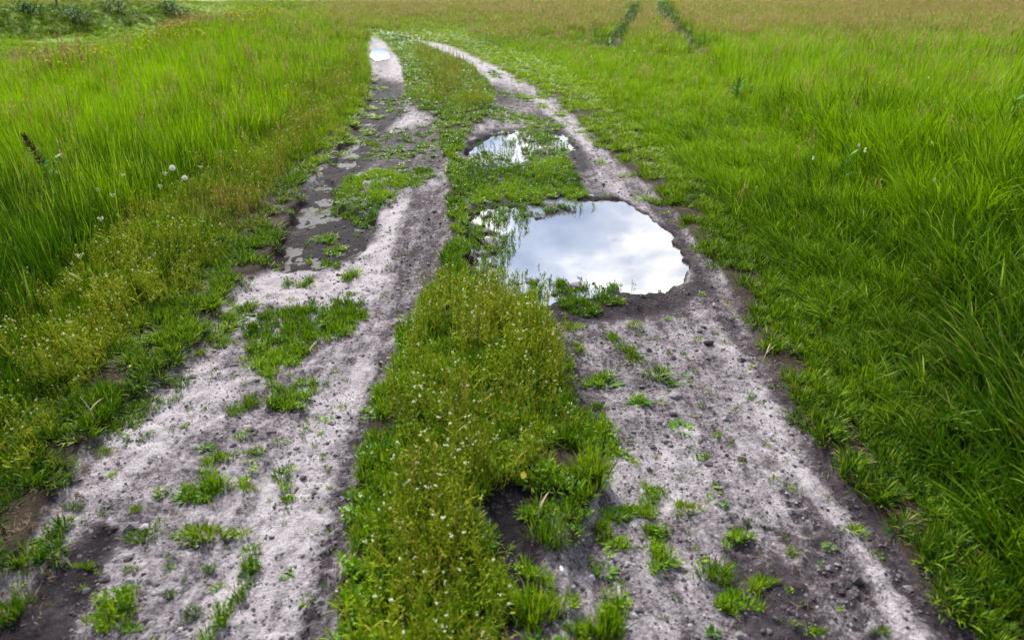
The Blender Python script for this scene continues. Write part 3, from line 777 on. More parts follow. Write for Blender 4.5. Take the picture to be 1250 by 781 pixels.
# centre strip: low turf and leaves
x, y, r_ = cand(1300, 3.0, 1.3, ymax=32, seed=3, xw=.35, xpad=1.2)
st_ = S(strip, x, y, .11, 310); bb = S(bare, x, y, .05)
cl_ = fbm(x, y, .2, 320, 3)
keep = (st_ > .5) & (bb < .45) & (cl_ > .33)
x, y, cl_ = x[keep], y[keep], cl_[keep]
far = np.maximum(1, y / 3.2) ** .5
tt = .42 + (fbm(x, y, .5, 330, 2) - .5) * 1.0 + .25 * S(flow, x, y); hh = rng.uniform(.03, .075, len(x)) * (.5 + cl_); wd = rng.uniform(.03, .055, len(x)) * far
q = r_.uniform(0, 1, len(x)) < .68
scatter('centre_strip_grass', C_low, x[q], y[q], np.stack([wd, wd, hh], 1)[q], tt[q], .06, 'low green turf on the ridge between the two wheel tracks', 'grass')
scatter('centre_strip_leaves', C_mat, x[~q], y[~q], np.stack([wd * .9, wd * .9, hh * .9], 1)[~q], tt[~q], .05, 'small leafy weeds matted between the two wheel tracks', 'ground cover')

# turf patches on the sand
x, y, r_ = cand(2200, 3.2, 1.35, ymax=30, seed=4, xw=.42, xpad=1.3)
tf = S(turf, x, y, .06, 340); cl_ = fbm(x, y, .075, 350, 2); bb = S(bare, x, y)
tf = np.maximum(tf, .62 * sst(.25, .6, S(isl, x, y)))
tiny = (fbm(x, y, .035, 360, 2) > .80 - .05 * (cl_ > .6)) & (r_.uniform(0, 1, len(x)) < .35)
pdm = PUD(x, y)
keep = (bb > .4) & (((tf > .25) & (cl_ > .98 - .72 * tf)) | tiny) & (pdm < .55)
x, y, tf, cl_ = x[keep], y[keep], tf[keep], cl_[keep]
far = np.maximum(1, y / 3.5) ** .5
hh = rng.uniform(.018, .045, len(x)) * (.5 + tf); wd = rng.uniform(.018, .038, len(x)) * far; tt = .50 + (fbm(x, y, .4, 370, 2) - .5) * 1.1
q = r_.uniform(0, 1, len(x)) < .6
scatter('track_turf', C_low, x[q], y[q], np.stack([wd, wd, hh * 1.1], 1)[q], tt[q], .08, 'patches of short turf spreading over the sandy wheel tracks', 'grass')
scatter('track_leaves', C_mat, x[~q], y[~q], np.stack([wd, wd, hh], 1)[~q], tt[~q], .10, 'flat leafy weeds creeping over the sandy wheel tracks', 'ground cover')

# weeds standing in the water
em = blank()
pg(em, [(580, 262), (606, 252), (645, 245), (655, 268), (640, 290), (628, 310), (622, 345), (650, 372), (600, 362), (578, 345), (572, 310)], .75)
pg(em, [(622, 340), (660, 325), (680, 350), (672, 376), (630, 368)], .6)
pg(em, [(680, 246), (740, 246), (735, 256), (700, 258)], .5); pg(em, [(680, 342), (740, 345), (785, 352), (770, 358), (700, 362)], .8)
pg(em, PUD2, .58); pg(em, [(640, 158), (668, 158), (690, 176), (690, 192), (650, 192), (645, 172)], .9); pg(em, [(566, 192), (600, 188), (630, 195), (622, 208), (583, 204)], .9)
em = blur(em, 3)
x, y, r_ = cand(2600, 5, 1.0, ymin=3, ymax=12, seed=5, xw=.12, xpad=1.0)
ev = S(em, x, y, .03, 400)
keep = (fbm(x, y, .06, 410, 2) > .93 - .68 * ev) & (ev > .15) & (r_.uniform(0, 1, len(x)) < .42) & (S(pud_b, x, y) > .15)
x, y = x[keep], y[keep]
s_ = rng.uniform(.014, .032, len(x))
scatter('water_weeds', C_weed, x, y, np.stack([s_, s_, s_ * 1.2], 1), rng.uniform(.1, .8, len(x)), .0, 'small leafy weeds standing up out of the two puddles', 'water weeds', z=np.full(len(x), WATER), lean=.2)

# flowering weeds
x, y, r_ = cand(520, 3.2, 1.3, ymax=40, seed=6, xw=.62, xpad=1.3)
fw = S(flow, x, y, .12, 420); bb = S(bare, x, y)
keep = (r_.uniform(0, 1, len(x)) < fw * (.22 + 1.15 * fbm(x, y, .28, 430, 2))) & (fw > .2) & (bb < .5)
x, y, fw = x[keep], y[keep], fw[keep]
hh = rng.uniform(.06, .22, len(x)) * (.4 + .6 * fw) * (.55 + .9 * fbm(x, y, .3, 455, 2)) * (1 + .35 * (y > 6)) * np.where(x < -.9, 1.15, 1); wd = hh * 1.05
for k, lab in ((x > UV(x, y)[1] * 0 - .75 + .0 * y, 'weeds with tiny white flowers standing on the strip between the wheel tracks'), (None, 'weeds with tiny white flowers along the left verge')):
    u_, v_ = UV(x, y); side = (S(strip, x, y) > .4) if k is not None else (S(strip, x, y) <= .4)
    scatter('flowering_weeds', C_purse, x[side], y[side], np.stack([wd, wd, hh], 1)[side], (.45 + (fbm(x, y, .4, 440, 2) - .5) * .9)[side], (.02 + .2 * sst(.55, .7, fbm(x, y, .5, 450, 2)) + .35 * S(tan, x, y))[side], lab, 'weeds')

# tawny seed heads over the far meadow and thin in the near one
x, y, r_ = cand(26, 6, 1.0, ymin=4.5, ymax=75, seed=7)
h = S(H, x, y); u_, v_ = UV(x, y)
dn = .10 + .9 * sst(95, 20, v_) * sst(330, 520, u_) + .12 * sst(240, 90, v_)
keep = (h > .17) & (S(bare, x, y) < .3) & (S(strip, x, y) < .4) & (r_.uniform(0, 1, len(x)) < dn * (.3 + 1.1 * fbm(x, y, 4, 460, 2))) & (S(lane, x, y) < .3)
x, y, h, u_, v_ = x[keep], y[keep], h[keep], u_[keep], v_[keep]
far = np.maximum(1, y / 6) ** .6
hh = h * rng.uniform(1.0, 1.35, len(x)); wd = .35 * far
scatter('grass_seed_heads', C_seed, x, y, np.stack([wd, wd, hh], 1), rng.uniform(0, 1, len(x)), .1 + .5 * sst(900, 1200, u_) * (fbm(x, y, 6, 470, 2) > .45), 'tawny and reddish seed heads above the far meadow grass', 'seed heads')

# yellow flowers along the lip of the hollow, a few elsewhere
x, y, r_ = cand(9, 8, .6, ymin=3, ymax=60, seed=8)
yl = blank(); line(yl, [(70, 118), (130, 92), (200, 70), (255, 50), (330, 30)], 12, 1.0); line(yl, [(140, 80), (280, 40)], 6, 1); yl = blur(yl, 5)
keep = (S(bare, x, y) < .2) & (S(strip, x, y) < .3) & (r_.uniform(0, 1, len(x)) < .004 * (y > 7) + .9 * S(yl, x, y) * sst(.45, .6, fbm(x, y, 2, 480, 2)))
x, y = x[keep], y[keep]; s_ = rng.uniform(.35, .55, len(x)) * np.maximum(1, y / 10) ** .3
scatter('yellow_flowers', C_yel, x, y, np.stack([s_, s_, s_], 1), .4, .0, 'small yellow flowers scattered along the lip of the hollow', 'flowers')

# dead stems and leaf litter on bare soil
def litter():
    b = MB()
    for i in range(9):
        b.blade((g(-1, 1), g(-1, 1), g(0, .15)), g(0, 6.283), g(.3, 1.2), g(.04, .12), g(1.35, 1.55), g(-.1, .3), 3, 0, R(), roll=g(-1, 1))
    return b.mesh('plant_litter', [M_litter])
M_litter = plain('plant_litter', (.17, .12, .075), .85, .1)
C_litter = coll('plant_litter', [litter() for _ in range(4)])
x, y, r_ = cand(380, 3, 1.4, ymax=16, seed=10, xw=.7)
vg = np.maximum(S(verge, x, y), S(vergeR, x, y)); bb = S(bare, x, y, .05)
keep = ((vg > .25) | (bb < .5) | (S(strip, x, y) > .5) | (r_.uniform(0, 1, len(x)) < .12)) & (S(pud_b, x, y) < .2) & (S(H, x, y) < .25)
x, y = x[keep], y[keep]; s_ = rng.uniform(.015, .04, len(x))
scatter('plant_litter', C_litter, x, y, np.stack([s_, s_, s_], 1), .0, .0, 'dead stems and leaf litter on the bare soil of the verges', 'litter', lean=.1)

# crumbs of earth on the track
x, y, r_ = cand(5200, 2.2, 1.8, ymax=14, seed=9, xw=.5, xpad=.6)
bb = S(bare, x, y)
keep = (bb > .3) & (S(pud_b, x, y) < .1) & (fbm(x, y, .12, 490, 3) > .38) & (r_.uniform(0, 1, len(x)) < .8)
x, y = x[keep], y[keep]
s_ = np.exp(rng.normal(math.log(.0028), .65, len(x))) * np.maximum(1, y / 2.5) ** .4
scatter('soil_crumbs', C_crumb, x, y, np.stack([s_, s_, s_ * .7], 1), np.clip(rng.normal(.25, .3, len(x)) * (1 - S(damp, x, y)), 0, 1), 0, 'crumbs of dark and pale earth lying on the wheel tracks', 'soil')
# ------------------------------------------------------------------ single plants, tufts and small things
def put(me, u, v, sx, sy, sz, label, cat, group=None, name=None, sink=.004, rz=None, z=None):
    x, y, _ = PT(u, v)
    o = bpy.data.objects.new(name or me.name.split('.')[0], me); COL.objects.link(o)
    zz = float(terrain(np.array([x]), np.array([y]))[0]) - sink if z is None else z
    o.location = (x, y, zz); o.scale = (sx, sy, sz); o.rotation_euler = (0, 0, g(0, 6.283) if rz is None else rz)
    tag(o, label, cat, group); return o
def big_tuft(n, m, fine=1.0):
    b = MB()
    for i in range(n):
        r = .95 * math.sqrt(R()); a = g(0, 6.283); edge = .8 + .25 * math.sin(a * 3 + n) + .12 * math.sin(a * 7)
        r *= edge
        b.blade((r * math.cos(a), r * math.sin(a), -.05), a + g(-1.3, 1.3), g(.45, 1.1), g(.05, .10) * fine, g(.1, .3 + .7 * r), g(0, .9), 3, 0, R(), roll=g(-1, 1))
    return b.mesh('grass_tuft', [m])
def rosette(n, m):
    b = MB()
    for i in range(n):
        r = .5 * math.sqrt(R()); a = g(0, 6.283)
        b.blade((r * math.cos(a), r * math.sin(a), g(0, .3)), a + g(-.6, .6), g(.5, .85), g(.12, .24), g(.6, 1.3), g(0, .6), 4, 0, R(), 'leaf', roll=g(-.6, .6))
    return b.mesh('leafy_weed', [m])
TG = [big_tuft(190, M_tuftobj) for _ in range(4)]
TL = [rosette(46, M_leafobj) for _ in range(3)]
TS = [big_tuft(46, M_tuftobj, 1.6) for _ in range(4)]
TUFTS = [   # u, v, half width px, half depth px, height m, kind, label
    (178, 655, 22, 13, .055, 0, 'squarish dark tuft just left of the longest tuft on the near left track'),
    (254, 653, 38, 14, .06, 0, 'longest dense grass tuft lying crosswise on the near left wheel track'),
    (255, 690, 11, 7, .035, 0, 'small olive tuft directly below the longest tuft on the left track'),
    (160, 696, 11, 6, .03, 0, 'small green tuft below the squarish tuft on the left track'),
    (205, 723, 11, 6, .03, 0, 'pair-like low brown-green tuft in the middle of the near left track'),
    (237, 744, 15, 12, .035, 0, 'ragged olive tuft on pale sand near the bottom left of the track'),
    (90, 615, 14, 6, .04, 0, 'flat bright tuft beside the dark stain at the left verge'),
    (103, 637, 9, 5, .03, 0, 'tiny tuft at the top of the dark stain in the left wheel track'),
    (104, 689, 15, 5, .03, 0, 'thin straggling tuft inside the dark stain of the left wheel track'),
    (22, 680, 32, 22, .08, 0, 'broad yellow-green tuft at the lower left edge of the track'),
    (12, 745, 26, 22, .09, 0, 'dark spiky tuft in the bottom left corner of the mud'),
    (168, 622, 12, 6, .03, 0, 'small flat tuft below the left verge tufts on pale sand'),
    (345, 578, 12, 13, .045, 0, 'upright green tuft alone on bright sand in the left track'),
    (304, 597, 13, 6, .03, 0, 'small tuft right of the dark leafy streak on the left track'),
    (310, 552, 17, 5, .03, 0, 'low spreading tuft above the lone upright tuft on bright sand'),
    (356, 609, 18, 5, .03, 0, 'flat crosswise tuft below the lone upright tuft on bright sand'),
    (222, 466, 16, 7, .05, 0, 'wide bright tuft on the pale sand below the left verge'),
    (200, 463, 9, 7, .05, 0, 'narrow tuft joined to the verge above the pale sand patch'),
    (218, 480, 8, 6, .035, 0, 'small tuft just below the wide bright tuft near the left verge'),
    (232, 494, 8, 4, .03, 0, 'small round tuft alone in the white sand below the left verge'),
    (170, 496, 11, 6, .05, 0, 'bright round tuft at the rim of the left verge'),
    (240, 430, 12, 6, .05, 0, 'dark green tuft perched at the verge above the pale sand'),
    (185, 532, 9, 5, .03, 0, 'lone yellow-green tuft on the widest pale sand of the left track'),
    (130, 552, 11, 6, .05, 0, 'bright tuft sticking out of the verge onto pale sand'),
    (279, 366, 10, 5, .045, 0, 'small round tuft beside the dark gully of the left track'),
    (268, 342, 17, 9, .06, 0, 'bright tuft at the lower left corner of the wet mud pool'),
    (262, 358, 15, 8, .055, 0, 'fresh tuft under the tuft at the corner of the mud pool'),
    (364, 344, 20, 7, .05, 0, 'dark wide tuft on the white sand rim below the mud pool'),
    (430, 333, 12, 9, .04, 0, 'oval tuft on the white crest right of the mud pool'),
    (432, 358, 14, 4, .03, 0, 'flat tuft below the oval tuft on the white crest'),
    (398, 291, 15, 6, .04, 0, 'bright green tuft standing in the middle of the wet mud pool'),
    (376, 298, 8, 4, .03, 0, 'small tuft left of the bright tuft in the mud pool'),
    (412, 303, 13, 5, .035, 0, 'yellowish tuft right of the bright tuft in the mud pool'),
    (391, 257, 10, 4, .03, 0, 'dark low tuft in the upper half of the wet mud pool'),
    (803, 458, 18, 12, .055, 0, 'thick round tuft at the end of the green streak below the large puddle'),
    (776, 438, 14, 9, .05, 0, 'bright tuft forming the lower end of the green streak'),
    (775, 396, 10, 5, .04, 0, 'small tuft just below the near shore of the large puddle'),
    (782, 405, 8, 4, .03, 0, 'smaller olive tuft under the tuft at the near puddle shore'),
    (754, 368, 11, 5, .04, 0, 'bright oval tuft touching the near shore of the large puddle'),
    (700, 399, 12, 7, .05, 0, 'yellow-green tuft between the weed strip and the large puddle'),
    (703, 424, 12, 7, .05, 0, 'spiky tuft two tufts below the large puddle beside the weed strip'),
    (732, 496, 11, 6, .05, 0, 'bright small tuft in bare earth right of the weed strip'),
    (835, 432, 6, 5, .03, 0, 'tiny upright tuft in open sand below the large puddle'),
    (921, 437, 8, 4, .03, 0, 'small tuft at the right edge of the pale sand below the puddle'),
    (929, 491, 7, 5, .03, 0, 'round yellowish tuft on the right side of the right wheel track'),
    (892, 542, 5, 6, .04, 0, 'tiny upright dark tuft in the middle of the right track'),
    (1040, 648, 16, 10, .04, 0, 'lone round olive tuft on the dark rut of the near right track'),
    (840, 622, 21, 11, .055, 0, 'dense dark tuft with a bare stone at its foot on the right track'),
    (803, 600, 14, 9, .045, 0, 'leafy tuft just up and left of the dense tuft with a stone'),
    (798, 650, 17, 9, .055, 0, 'star-shaped dark tuft below the pair of dense tufts on the right track'),
    (872, 700, 28, 16, .075, 0, 'large spiky tuft in the lower middle of the right wheel track'),
    (936, 709, 13, 8, .04, 0, 'small spreading tuft right of the large spiky tuft'),
    (1075, 770, 14, 6, .03, 0, 'flat tuft in the dark mud at the bottom of the right track'),
    (1003, 769, 18, 7, .035, 0, 'thin straggling tuft at the bottom of the right wheel track'),
    (724, 575, 28, 16, .10, 0, 'tall dark tuft leaning out of the strip onto the right track'),
    (700, 535, 26, 15, .10, 0, 'bright fountain-like grass clump at the right rim of the weed strip'),
    (668, 655, 24, 17, .12, 0, 'bright yellow-green clump beside the dark gap in the weed strip'),
    (655, 745, 32, 24, .14, 0, 'big bright grass clump with broad blades at the bottom of the strip'),
    (738, 770, 30, 16, .12, 0, 'spiky bright clump at the bottom edge right of the strip'),
    (645, 460, 26, 12, .11, 0, 'rounded light green clump among the white-flowered weeds'),
    (600, 440, 24, 10, .10, 0, 'light green clump behind the rounded clump among the weeds'),
    (895, 732, 24, 13, .04, 1, 'broad dark leafy weed below the large spiky tuft'),
    (898, 655, 12, 8, .03, 1, 'dark leafy weed alone on speckled sand of the right track'),
    (917, 638, 10, 5, .03, 1, 'small leafy weed above the weed on speckled sand'),
    (882, 616, 9, 6, .03, 1, 'leafy sprig right of the dense tuft with a stone'),
    (805, 685, 14, 14, .04, 1, 'tangled leafy weed under the star-shaped tuft'),
    (740, 695, 16, 14, .05, 1, 'dark leafy weed at the right foot of the strip'),
    (870, 772, 12, 9, .04, 1, 'blue-green leafy rosette at the bottom edge of the right track'),
    (760, 625, 34, 14, .04, 1, 'wide dark leafy mat between the strip and the right track'),
    (740, 467, 22, 7, .03, 1, 'dark leafy mat crosswise below the green streak'),
    (780, 492, 18, 6, .03, 1, 'leafy mat below and left of the thick round tuft'),
    (822, 468, 10, 5, .03, 1, 'small dark leafy weed touching the thick round tuft'),
    (833, 520, 16, 14, .03, 1, 'scattered dark leafy weed left of centre on the right track'),
    (300, 383, 14, 8, .03, 1, 'leafy weed at the top left of the green patch on the left track'),
    (690, 182, 9, 4, .02, 1, 'dark leafy weed standing in the right end of the farther puddle'),
    (230, 608, 22, 10, .035, 1, 'dark glossy leafy weed in the middle of the left wheel track'),
    (250, 545, 14, 7, .03, 1, 'dark leafy weed at the head of the dark streak on the left track'),
    (160, 765, 16, 8, .03, 1, 'leafy weed at the bottom of the left track beside the dark tuft'),
]
def psize(u, v, hw, hd):
    a = P(u - hw, v); b = P(u + hw, v); c = P(u, v - hd); d = P(u, v + hd)
    return (b[0] - a[0]) / 2, (c[1] - d[1]) / 2
for i, (u, v, hw, hd, h_, kind, lab) in enumerate(TUFTS):
    sx, sy = psize(u, v + 2, hw, hd * .85)
    me = (TG if kind == 0 and hw > 9 else TS if kind == 0 else TL)[i % 3]
    sz = h_ * (.75 if h_ < .07 else .9)
    put(me, u, v + 2, max(sx, .015) * 1.05, max(sy, .015), sz, lab, 'grass tuft' if kind == 0 else 'weed', 'grass tufts growing singly on the track' if kind == 0 else 'leafy weeds growing singly on the track', rz=0.0 if i % 2 else math.pi)
# tiny sprigs, each named by the landmark it stands near
LM = {'right': [(803, 458, 'the thick round tuft'), (776, 438, 'the green streak'), (824, 485, 'the flat grey stone'), (865, 421, 'the broken earth clod'), (1040, 648, 'the lone olive tuft'),
                (840, 622, 'the dense tuft with a stone'), (798, 650, 'the star-shaped tuft'), (872, 700, 'the large spiky tuft'), (929, 491, 'the round yellowish tuft'), (921, 437, 'the tuft at the sand edge'),
                (724, 575, 'the tall dark tuft'), (898, 655, 'the weed on speckled sand'), (833, 520, 'the scattered leafy weed'), (892, 542, 'the tiny upright tuft'), (936, 709, 'the spreading tuft'), (740, 467, 'the crosswise leafy mat')],
      'left': [(254, 653, 'the longest tuft'), (178, 655, 'the squarish dark tuft'), (237, 744, 'the ragged olive tuft'), (345, 578, 'the lone upright tuft'), (222, 466, 'the wide bright tuft'), (185, 532, 'the lone yellow-green tuft'),
               (364, 344, 'the white rim tuft'), (430, 333, 'the oval tuft on the crest'), (380, 400, 'the large green patch'), (279, 366, 'the tuft by the dark gully'), (275, 555, 'the dark leafy streak'), (356, 609, 'the flat crosswise tuft'), (90, 615, 'the tuft by the stain'), (285, 505, 'the slanting turf streak'), (398, 291, 'the tuft in the mud pool')]}
DIRS = ['right of', 'below and right of', 'below', 'below and left of', 'left of', 'above and left of', 'above', 'above and right of']
used_labels = set()
def sprig_label(u, v, side):
    for far_ in ('just', 'somewhat', 'well', 'far'):
        for (a, b, nm) in sorted(LM[side], key=lambda q: math.hypot(q[0] - u, (q[1] - v) * 1.6))[:3]:
            dist = math.hypot(a - u, (b - v) * 1.6)
            want = 'just' if dist < 35 else 'somewhat' if dist < 70 else 'well' if dist < 120 else 'far'
            if want != far_: continue
            k = int(((math.degrees(math.atan2(v - b, u - a)) + 22.5) % 360) // 45)
            lb = 'tiny grass sprig in sand %s %s %s' % (want, DIRS[k], nm)
            if lb not in used_labels:
                used_labels.add(lb); return lb
    return 'tiny grass sprig rooted alone in the bare sand of the %s wheel track' % side
for pts, lab, grp in (
    ([(738, 400), (712, 470), (755, 452), (800, 414), (815, 388), (842, 470), (868, 478), (855, 494), (900, 500), (878, 525), (850, 508), (845, 545), (862, 560), (800, 555), (830, 580), (846, 577),
      (870, 590), (905, 568), (960, 565), (940, 590), (935, 545), (975, 600), (955, 655), (985, 655), (1000, 690), (980, 735), (850, 668), (900, 772), (775, 668), (760, 712), (825, 735), (812, 760), (840, 650), (770, 540), (795, 575), (890, 418), (852, 415), (910, 455), (1000, 545), (1030, 578), (1010, 608), (965, 680), (950, 760), (1040, 745)],
     'tiny grass sprig rooted alone in the bare sand of the right wheel track', 'tiny sprigs dotted over the right wheel track'),
    ([(313, 365), (330, 360), (395, 368), (355, 367), (330, 377), (283, 402), (270, 420), (260, 455), (285, 462), (300, 470), (250, 500), (210, 525), (290, 535), (370, 535), (385, 545), (395, 560), (370, 528), (330, 610), (345, 640),
      (290, 625), (310, 620), (205, 690), (203, 704), (208, 682), (275, 668), (225, 705), (100, 718), (120, 700), (290, 765), (350, 625), (380, 600), (400, 575), (385, 510), (400, 470), (425, 465), (410, 455), (455, 490), (440, 500), (390, 625), (60, 735), (140, 580), (375, 650), (395, 720)],
     'tiny grass sprig rooted alone in the bare sand of the left wheel track', 'tiny sprigs dotted over the left wheel track')):
    for (u, v) in pts:
        lab = sprig_label(u, v, 'left' if 'left' in grp else 'right')
        sx, sy = psize(u, v, g(4, 8), g(3, 5))
        put(random.choice(TS), u, v, sx, sy, g(.014, .026), lab, 'grass sprig', grp, name='grass_sprig')

# dandelion clocks: hollow stem and a white ball of parachutes
def dandelion(u, v, h_, rad, label):
    x, y, _ = PT(u, v); z0 = float(terrain([x], [y])[0])
    e_ = bpy.data.objects.new('dandelion_clock', None); COL.objects.link(e_); e_.location = (x, y, z0)
    b = MB(); b.stem((0, 0, -.02), (.01, 0, h_ * .6), .0035); b.stem((.01, 0, h_ * .6), (.0, .012, h_), .003)
    st = bpy.data.objects.new('stem', b.mesh('stem', [M_weed])); COL.objects.link(st); st.parent = e_
    b = MB(); c = Vector((0, .012, h_ + rad * .3)); b.blob(c, rad * .3)
    for k in range(150):
        d = Vector((random.gauss(0, 1), random.gauss(0, 1), random.gauss(0, 1))).normalized()
        q = c + d * rad * g(.85, 1.05); b.stem(c, q, .0004)
        uu = d.orthogonal().normalized(); ww = d.cross(uu)
        for j in range(3):
            a = j * 2.09 + k; o_ = (uu * math.cos(a) + ww * math.sin(a)); o2 = (uu * math.cos(a + .5) + ww * math.sin(a + .5))
            n0 = b.n; b.v += [tuple(q), tuple(q + (o_ + d * .4) * rad * .28), tuple(q + (o2 + d * .4) * rad * .28)]; b.tip += [1] * 3; b.rnd += [.5] * 3; b.n += 3
            b.t.append((n0, n0 + 1, n0 + 2)); b.tm.append(0)
    hd = bpy.data.objects.new('seed_head', b.mesh('seed_head', [M_fluff], False)); COL.objects.link(hd); hd.parent = e_
    tag(e_, label, 'dandelion clock', 'dandelion clocks in the left meadow')
M_fluff = plain('dandelion_fluff', (.86, .87, .84), .8, .1, .35)
dandelion(222, 262, .34, .019, 'taller of two white dandelion clocks standing in the left meadow')
dandelion(235, 266, .29, .017, 'lower right of two white dandelion clocks in the left meadow')

# pale flower heads on stems
def flower(u, v, h_, rad, mat, label, cat, group, kind):
    x, y, _ = PT(u, v); z0 = float(terrain([x], [y])[0])
    e_ = bpy.data.objects.new(kind, None); COL.objects.link(e_); e_.location = (x, y, z0)
    b = MB(); q = (g(-.03, .03), g(-.03, .03), h_); b.stem((0, 0, -.02), q, .0035)
    b.blade((0, 0, h_ * .5), g(0, 6.28), .09, .02, .8, .4, 3, 0, .4, 'leaf')
    st = bpy.data.objects.new('stem', b.mesh('stem', [M_weed])); COL.objects.link(st); st.parent = e_
    b = MB()
    if kind == 'white_umbel':
        for k in range(16):
            a = g(0, 6.28); r = rad * math.sqrt(R()); p = (q[0] + r * math.cos(a), q[1] + r * math.sin(a), q[2] + g(.0, .012))
            b.blob(p, rad * g(.16, .26), zs=.6); b.stem((q[0], q[1], q[2] - .02), p, .0008)
    else:
        for k in range(46):
            d = Vector((random.gauss(0, 1), random.gauss(0, 1), random.gauss(0, 1.2))).normalized()
            b.blade((q[0] + d.x * rad * .35, q[1] + d.y * rad * .35, q[2] + d.z * rad * .9), math.atan2(d.y, d.x), rad * .6, rad * .22, .5, .3, 2, 0, R(), 'leaf')
    hd = bpy.data.objects.new('flower_head', b.mesh('flower_head', [mat])); COL.objects.link(hd); hd.parent = e_
    tag(e_, label, cat, group)
M_pink = plain('pale_pink_petal', (.72, .60, .60), .7, .1, .3)
for u, v, lab in (
    (128, 285, 'round white flower head left of the two dandelion clocks'),
    (166, 262, 'small cream flower between the dock spike and the dandelion clocks'),
    (213, 268, 'small white flower close under the taller dandelion clock'),
    (203, 278, 'small white flower lower left of the two dandelion clocks'),
    (152, 292, 'white flower just right of the round white flower head'),
    (90, 265, 'small white flower right of the blue-green leaf in the left meadow'),
    (258, 258, 'small white flower right of the two dandelion clocks near the weeds'),
    (85, 236, 'small white flower beside the pale blue-green leaf'),
    (140, 320, 'cream flower head where the left meadow meets the flowering weeds'),
    (110, 372, 'cream flower head in the weeds nearest the left edge'),
    (305, 158, 'small white flower far back in the left meadow near the tall weeds')):
    flower(u, v, g(.26, .33), g(.014, .022), M_white, lab, 'white flower', 'white flowers in the left meadow', 'white_umbel')
for u, v, lab, mt in (
    (1042, 216, 'pale pink clover head left of the bright white one in the right meadow', M_pink),
    (1052, 222, 'bright white clover head beside the pale pink one in the right meadow', M_white),
    (1122, 216, 'white clover head right of the pink and white pair', M_white),
    (1125, 182, 'small white clover head above the one right of the pair', M_white),
    (1066, 150, 'pinkish clover head beside the broad leaf in the far right meadow', M_pink),
    (1124, 122, 'small white clover head highest up in the right meadow', M_white),
    (1134, 262, 'white clover head lowest of those in the right meadow', M_white),
    (985, 236, 'white clover head nearest the short grass of the right side', M_white),
    (773, 80, 'small white flower between the two tyre lanes in the far meadow', M_white),
    (722, 88, 'small white flower left of the two tyre lanes in the far meadow', M_white),
    (778, 56, 'white flower at the near end of the left tyre lane', M_white)):
    flower(u, v, g(.24, .30), g(.015, .022), mt, lab, 'clover', 'clover heads in the right meadow', 'clover_flower')

# dock plant with a dark seed spike
def dock(u, v, h_, label):
    x, y, _ = PT(u, v); z0 = float(terrain([x], [y])[0])
    e_ = bpy.data.objects.new('dock_plant', None); COL.objects.link(e_); e_.location = (x, y, z0)
    b = MB(); b.stem((0, 0, -.02), (-.03, 0, h_ * .6), .006); b.stem((-.03, 0, h_ * .6), (-.11, 0, h_), .005)
    o = bpy.data.objects.new('stem', b.mesh('stem', [M_leafobj])); COL.objects.link(o); o.parent = e_
    b = MB()
    for k in range(260):
        t = R(); p = Vector((-.03 - .08 * t, 0, h_ * (.6 + .4 * t))); a = g(0, 6.28); r = (.030 * (1 - t) + .012) * math.sqrt(R())
        b.blade(p + Vector((r * math.cos(a), r * math.sin(a), 0)), a, .018, .014, .7, .3, 2, 0, R(), 'leaf')
    o = bpy.data.objects.new('seed_spike', b.mesh('seed_spike', [M_dark])); COL.objects.link(o); o.parent = e_
    for k in range(4):
        b = MB(); b.blade((-.01, 0, h_ * (.2 + .12 * k)), k * 1.9, .17 - .02 * k, .045, .6, .8, 5, 0, R(), 'leaf', roll=.4)
        o = bpy.data.objects.new('leaf', b.mesh('leaf', [M_blueleaf if k == 3 else M_leafobj])); COL.objects.link(o); o.parent = e_
    tag(e_, label, 'dock plant')
M_dark = plain('dock_seed', (.10, .085, .03), .8, .1)
M_blueleaf = plain('blue_green_leaf', (.13, .30, .14), .5, .4, .2)
dock(72, 252, .56, 'dark leaning seed spike of a dock plant above the left meadow')

def leafy_plant(u, v, h_, n, ll, lw, label, cat='leafy plant', grp=None, mat=None):
    x, y, _ = PT(u, v); z0 = float(terrain([x], [y])[0])
    e_ = bpy.data.objects.new('leafy_plant', None); COL.objects.link(e_); e_.location = (x, y, z0)
    b = MB(); b.stem((0, 0, -.02), (.01, .01, h_), .005)
    o = bpy.data.objects.new('stem', b.mesh('stem', [M_leafobj])); COL.objects.link(o); o.parent = e_
    for k in range(n):
        b = MB(); t = .35 + .65 * k / max(n - 1, 1)
        b.blade((.01 * t, .01 * t, h_ * t), k * 2.4 + g(-.3, .3), ll * g(.7, 1.1), lw * g(.7, 1.1), g(.5, 1.1), g(.3, .9), 5, 0, R(), 'leaf', roll=g(-.5, .5))
        o = bpy.data.objects.new('leaf', b.mesh('leaf', [mat or M_leafobj])); COL.objects.link(o); o.parent = e_
    tag(e_, label, cat, grp)
leafy_plant(78, 238, .30, 4, .07, .04, 'low plant with a pale blue-green leaf below the dock spike', mat=M_blueleaf)
leafy_plant(1227, 168, .40, 9, .13, .06, 'broad-leaved dark plant near the right edge of the far meadow')
leafy_plant(1075, 168, .34, 6, .08, .04, 'leafy plant behind the clover heads in the right meadow')
leafy_plant(1027, 232, .30, 7, .13, .03, 'plant with narrow greyish leaves in front of the clover heads')
leafy_plant(898, 126, .24, 14, .17, .06, 'dark broad-leaved plant at the front edge of the tall right meadow')
leafy_plant(915, 127, .20, 12, .15, .06, 'lower broad-leaved plant right beside the dark one at the meadow edge')
leafy_plant(742, 64, .26, 12, .16, .05, 'leafy plant at the near end of the left tyre lane')
leafy_plant(858, 62, .28, 12, .16, .05, 'leafy plant at the near end of the right tyre lane')

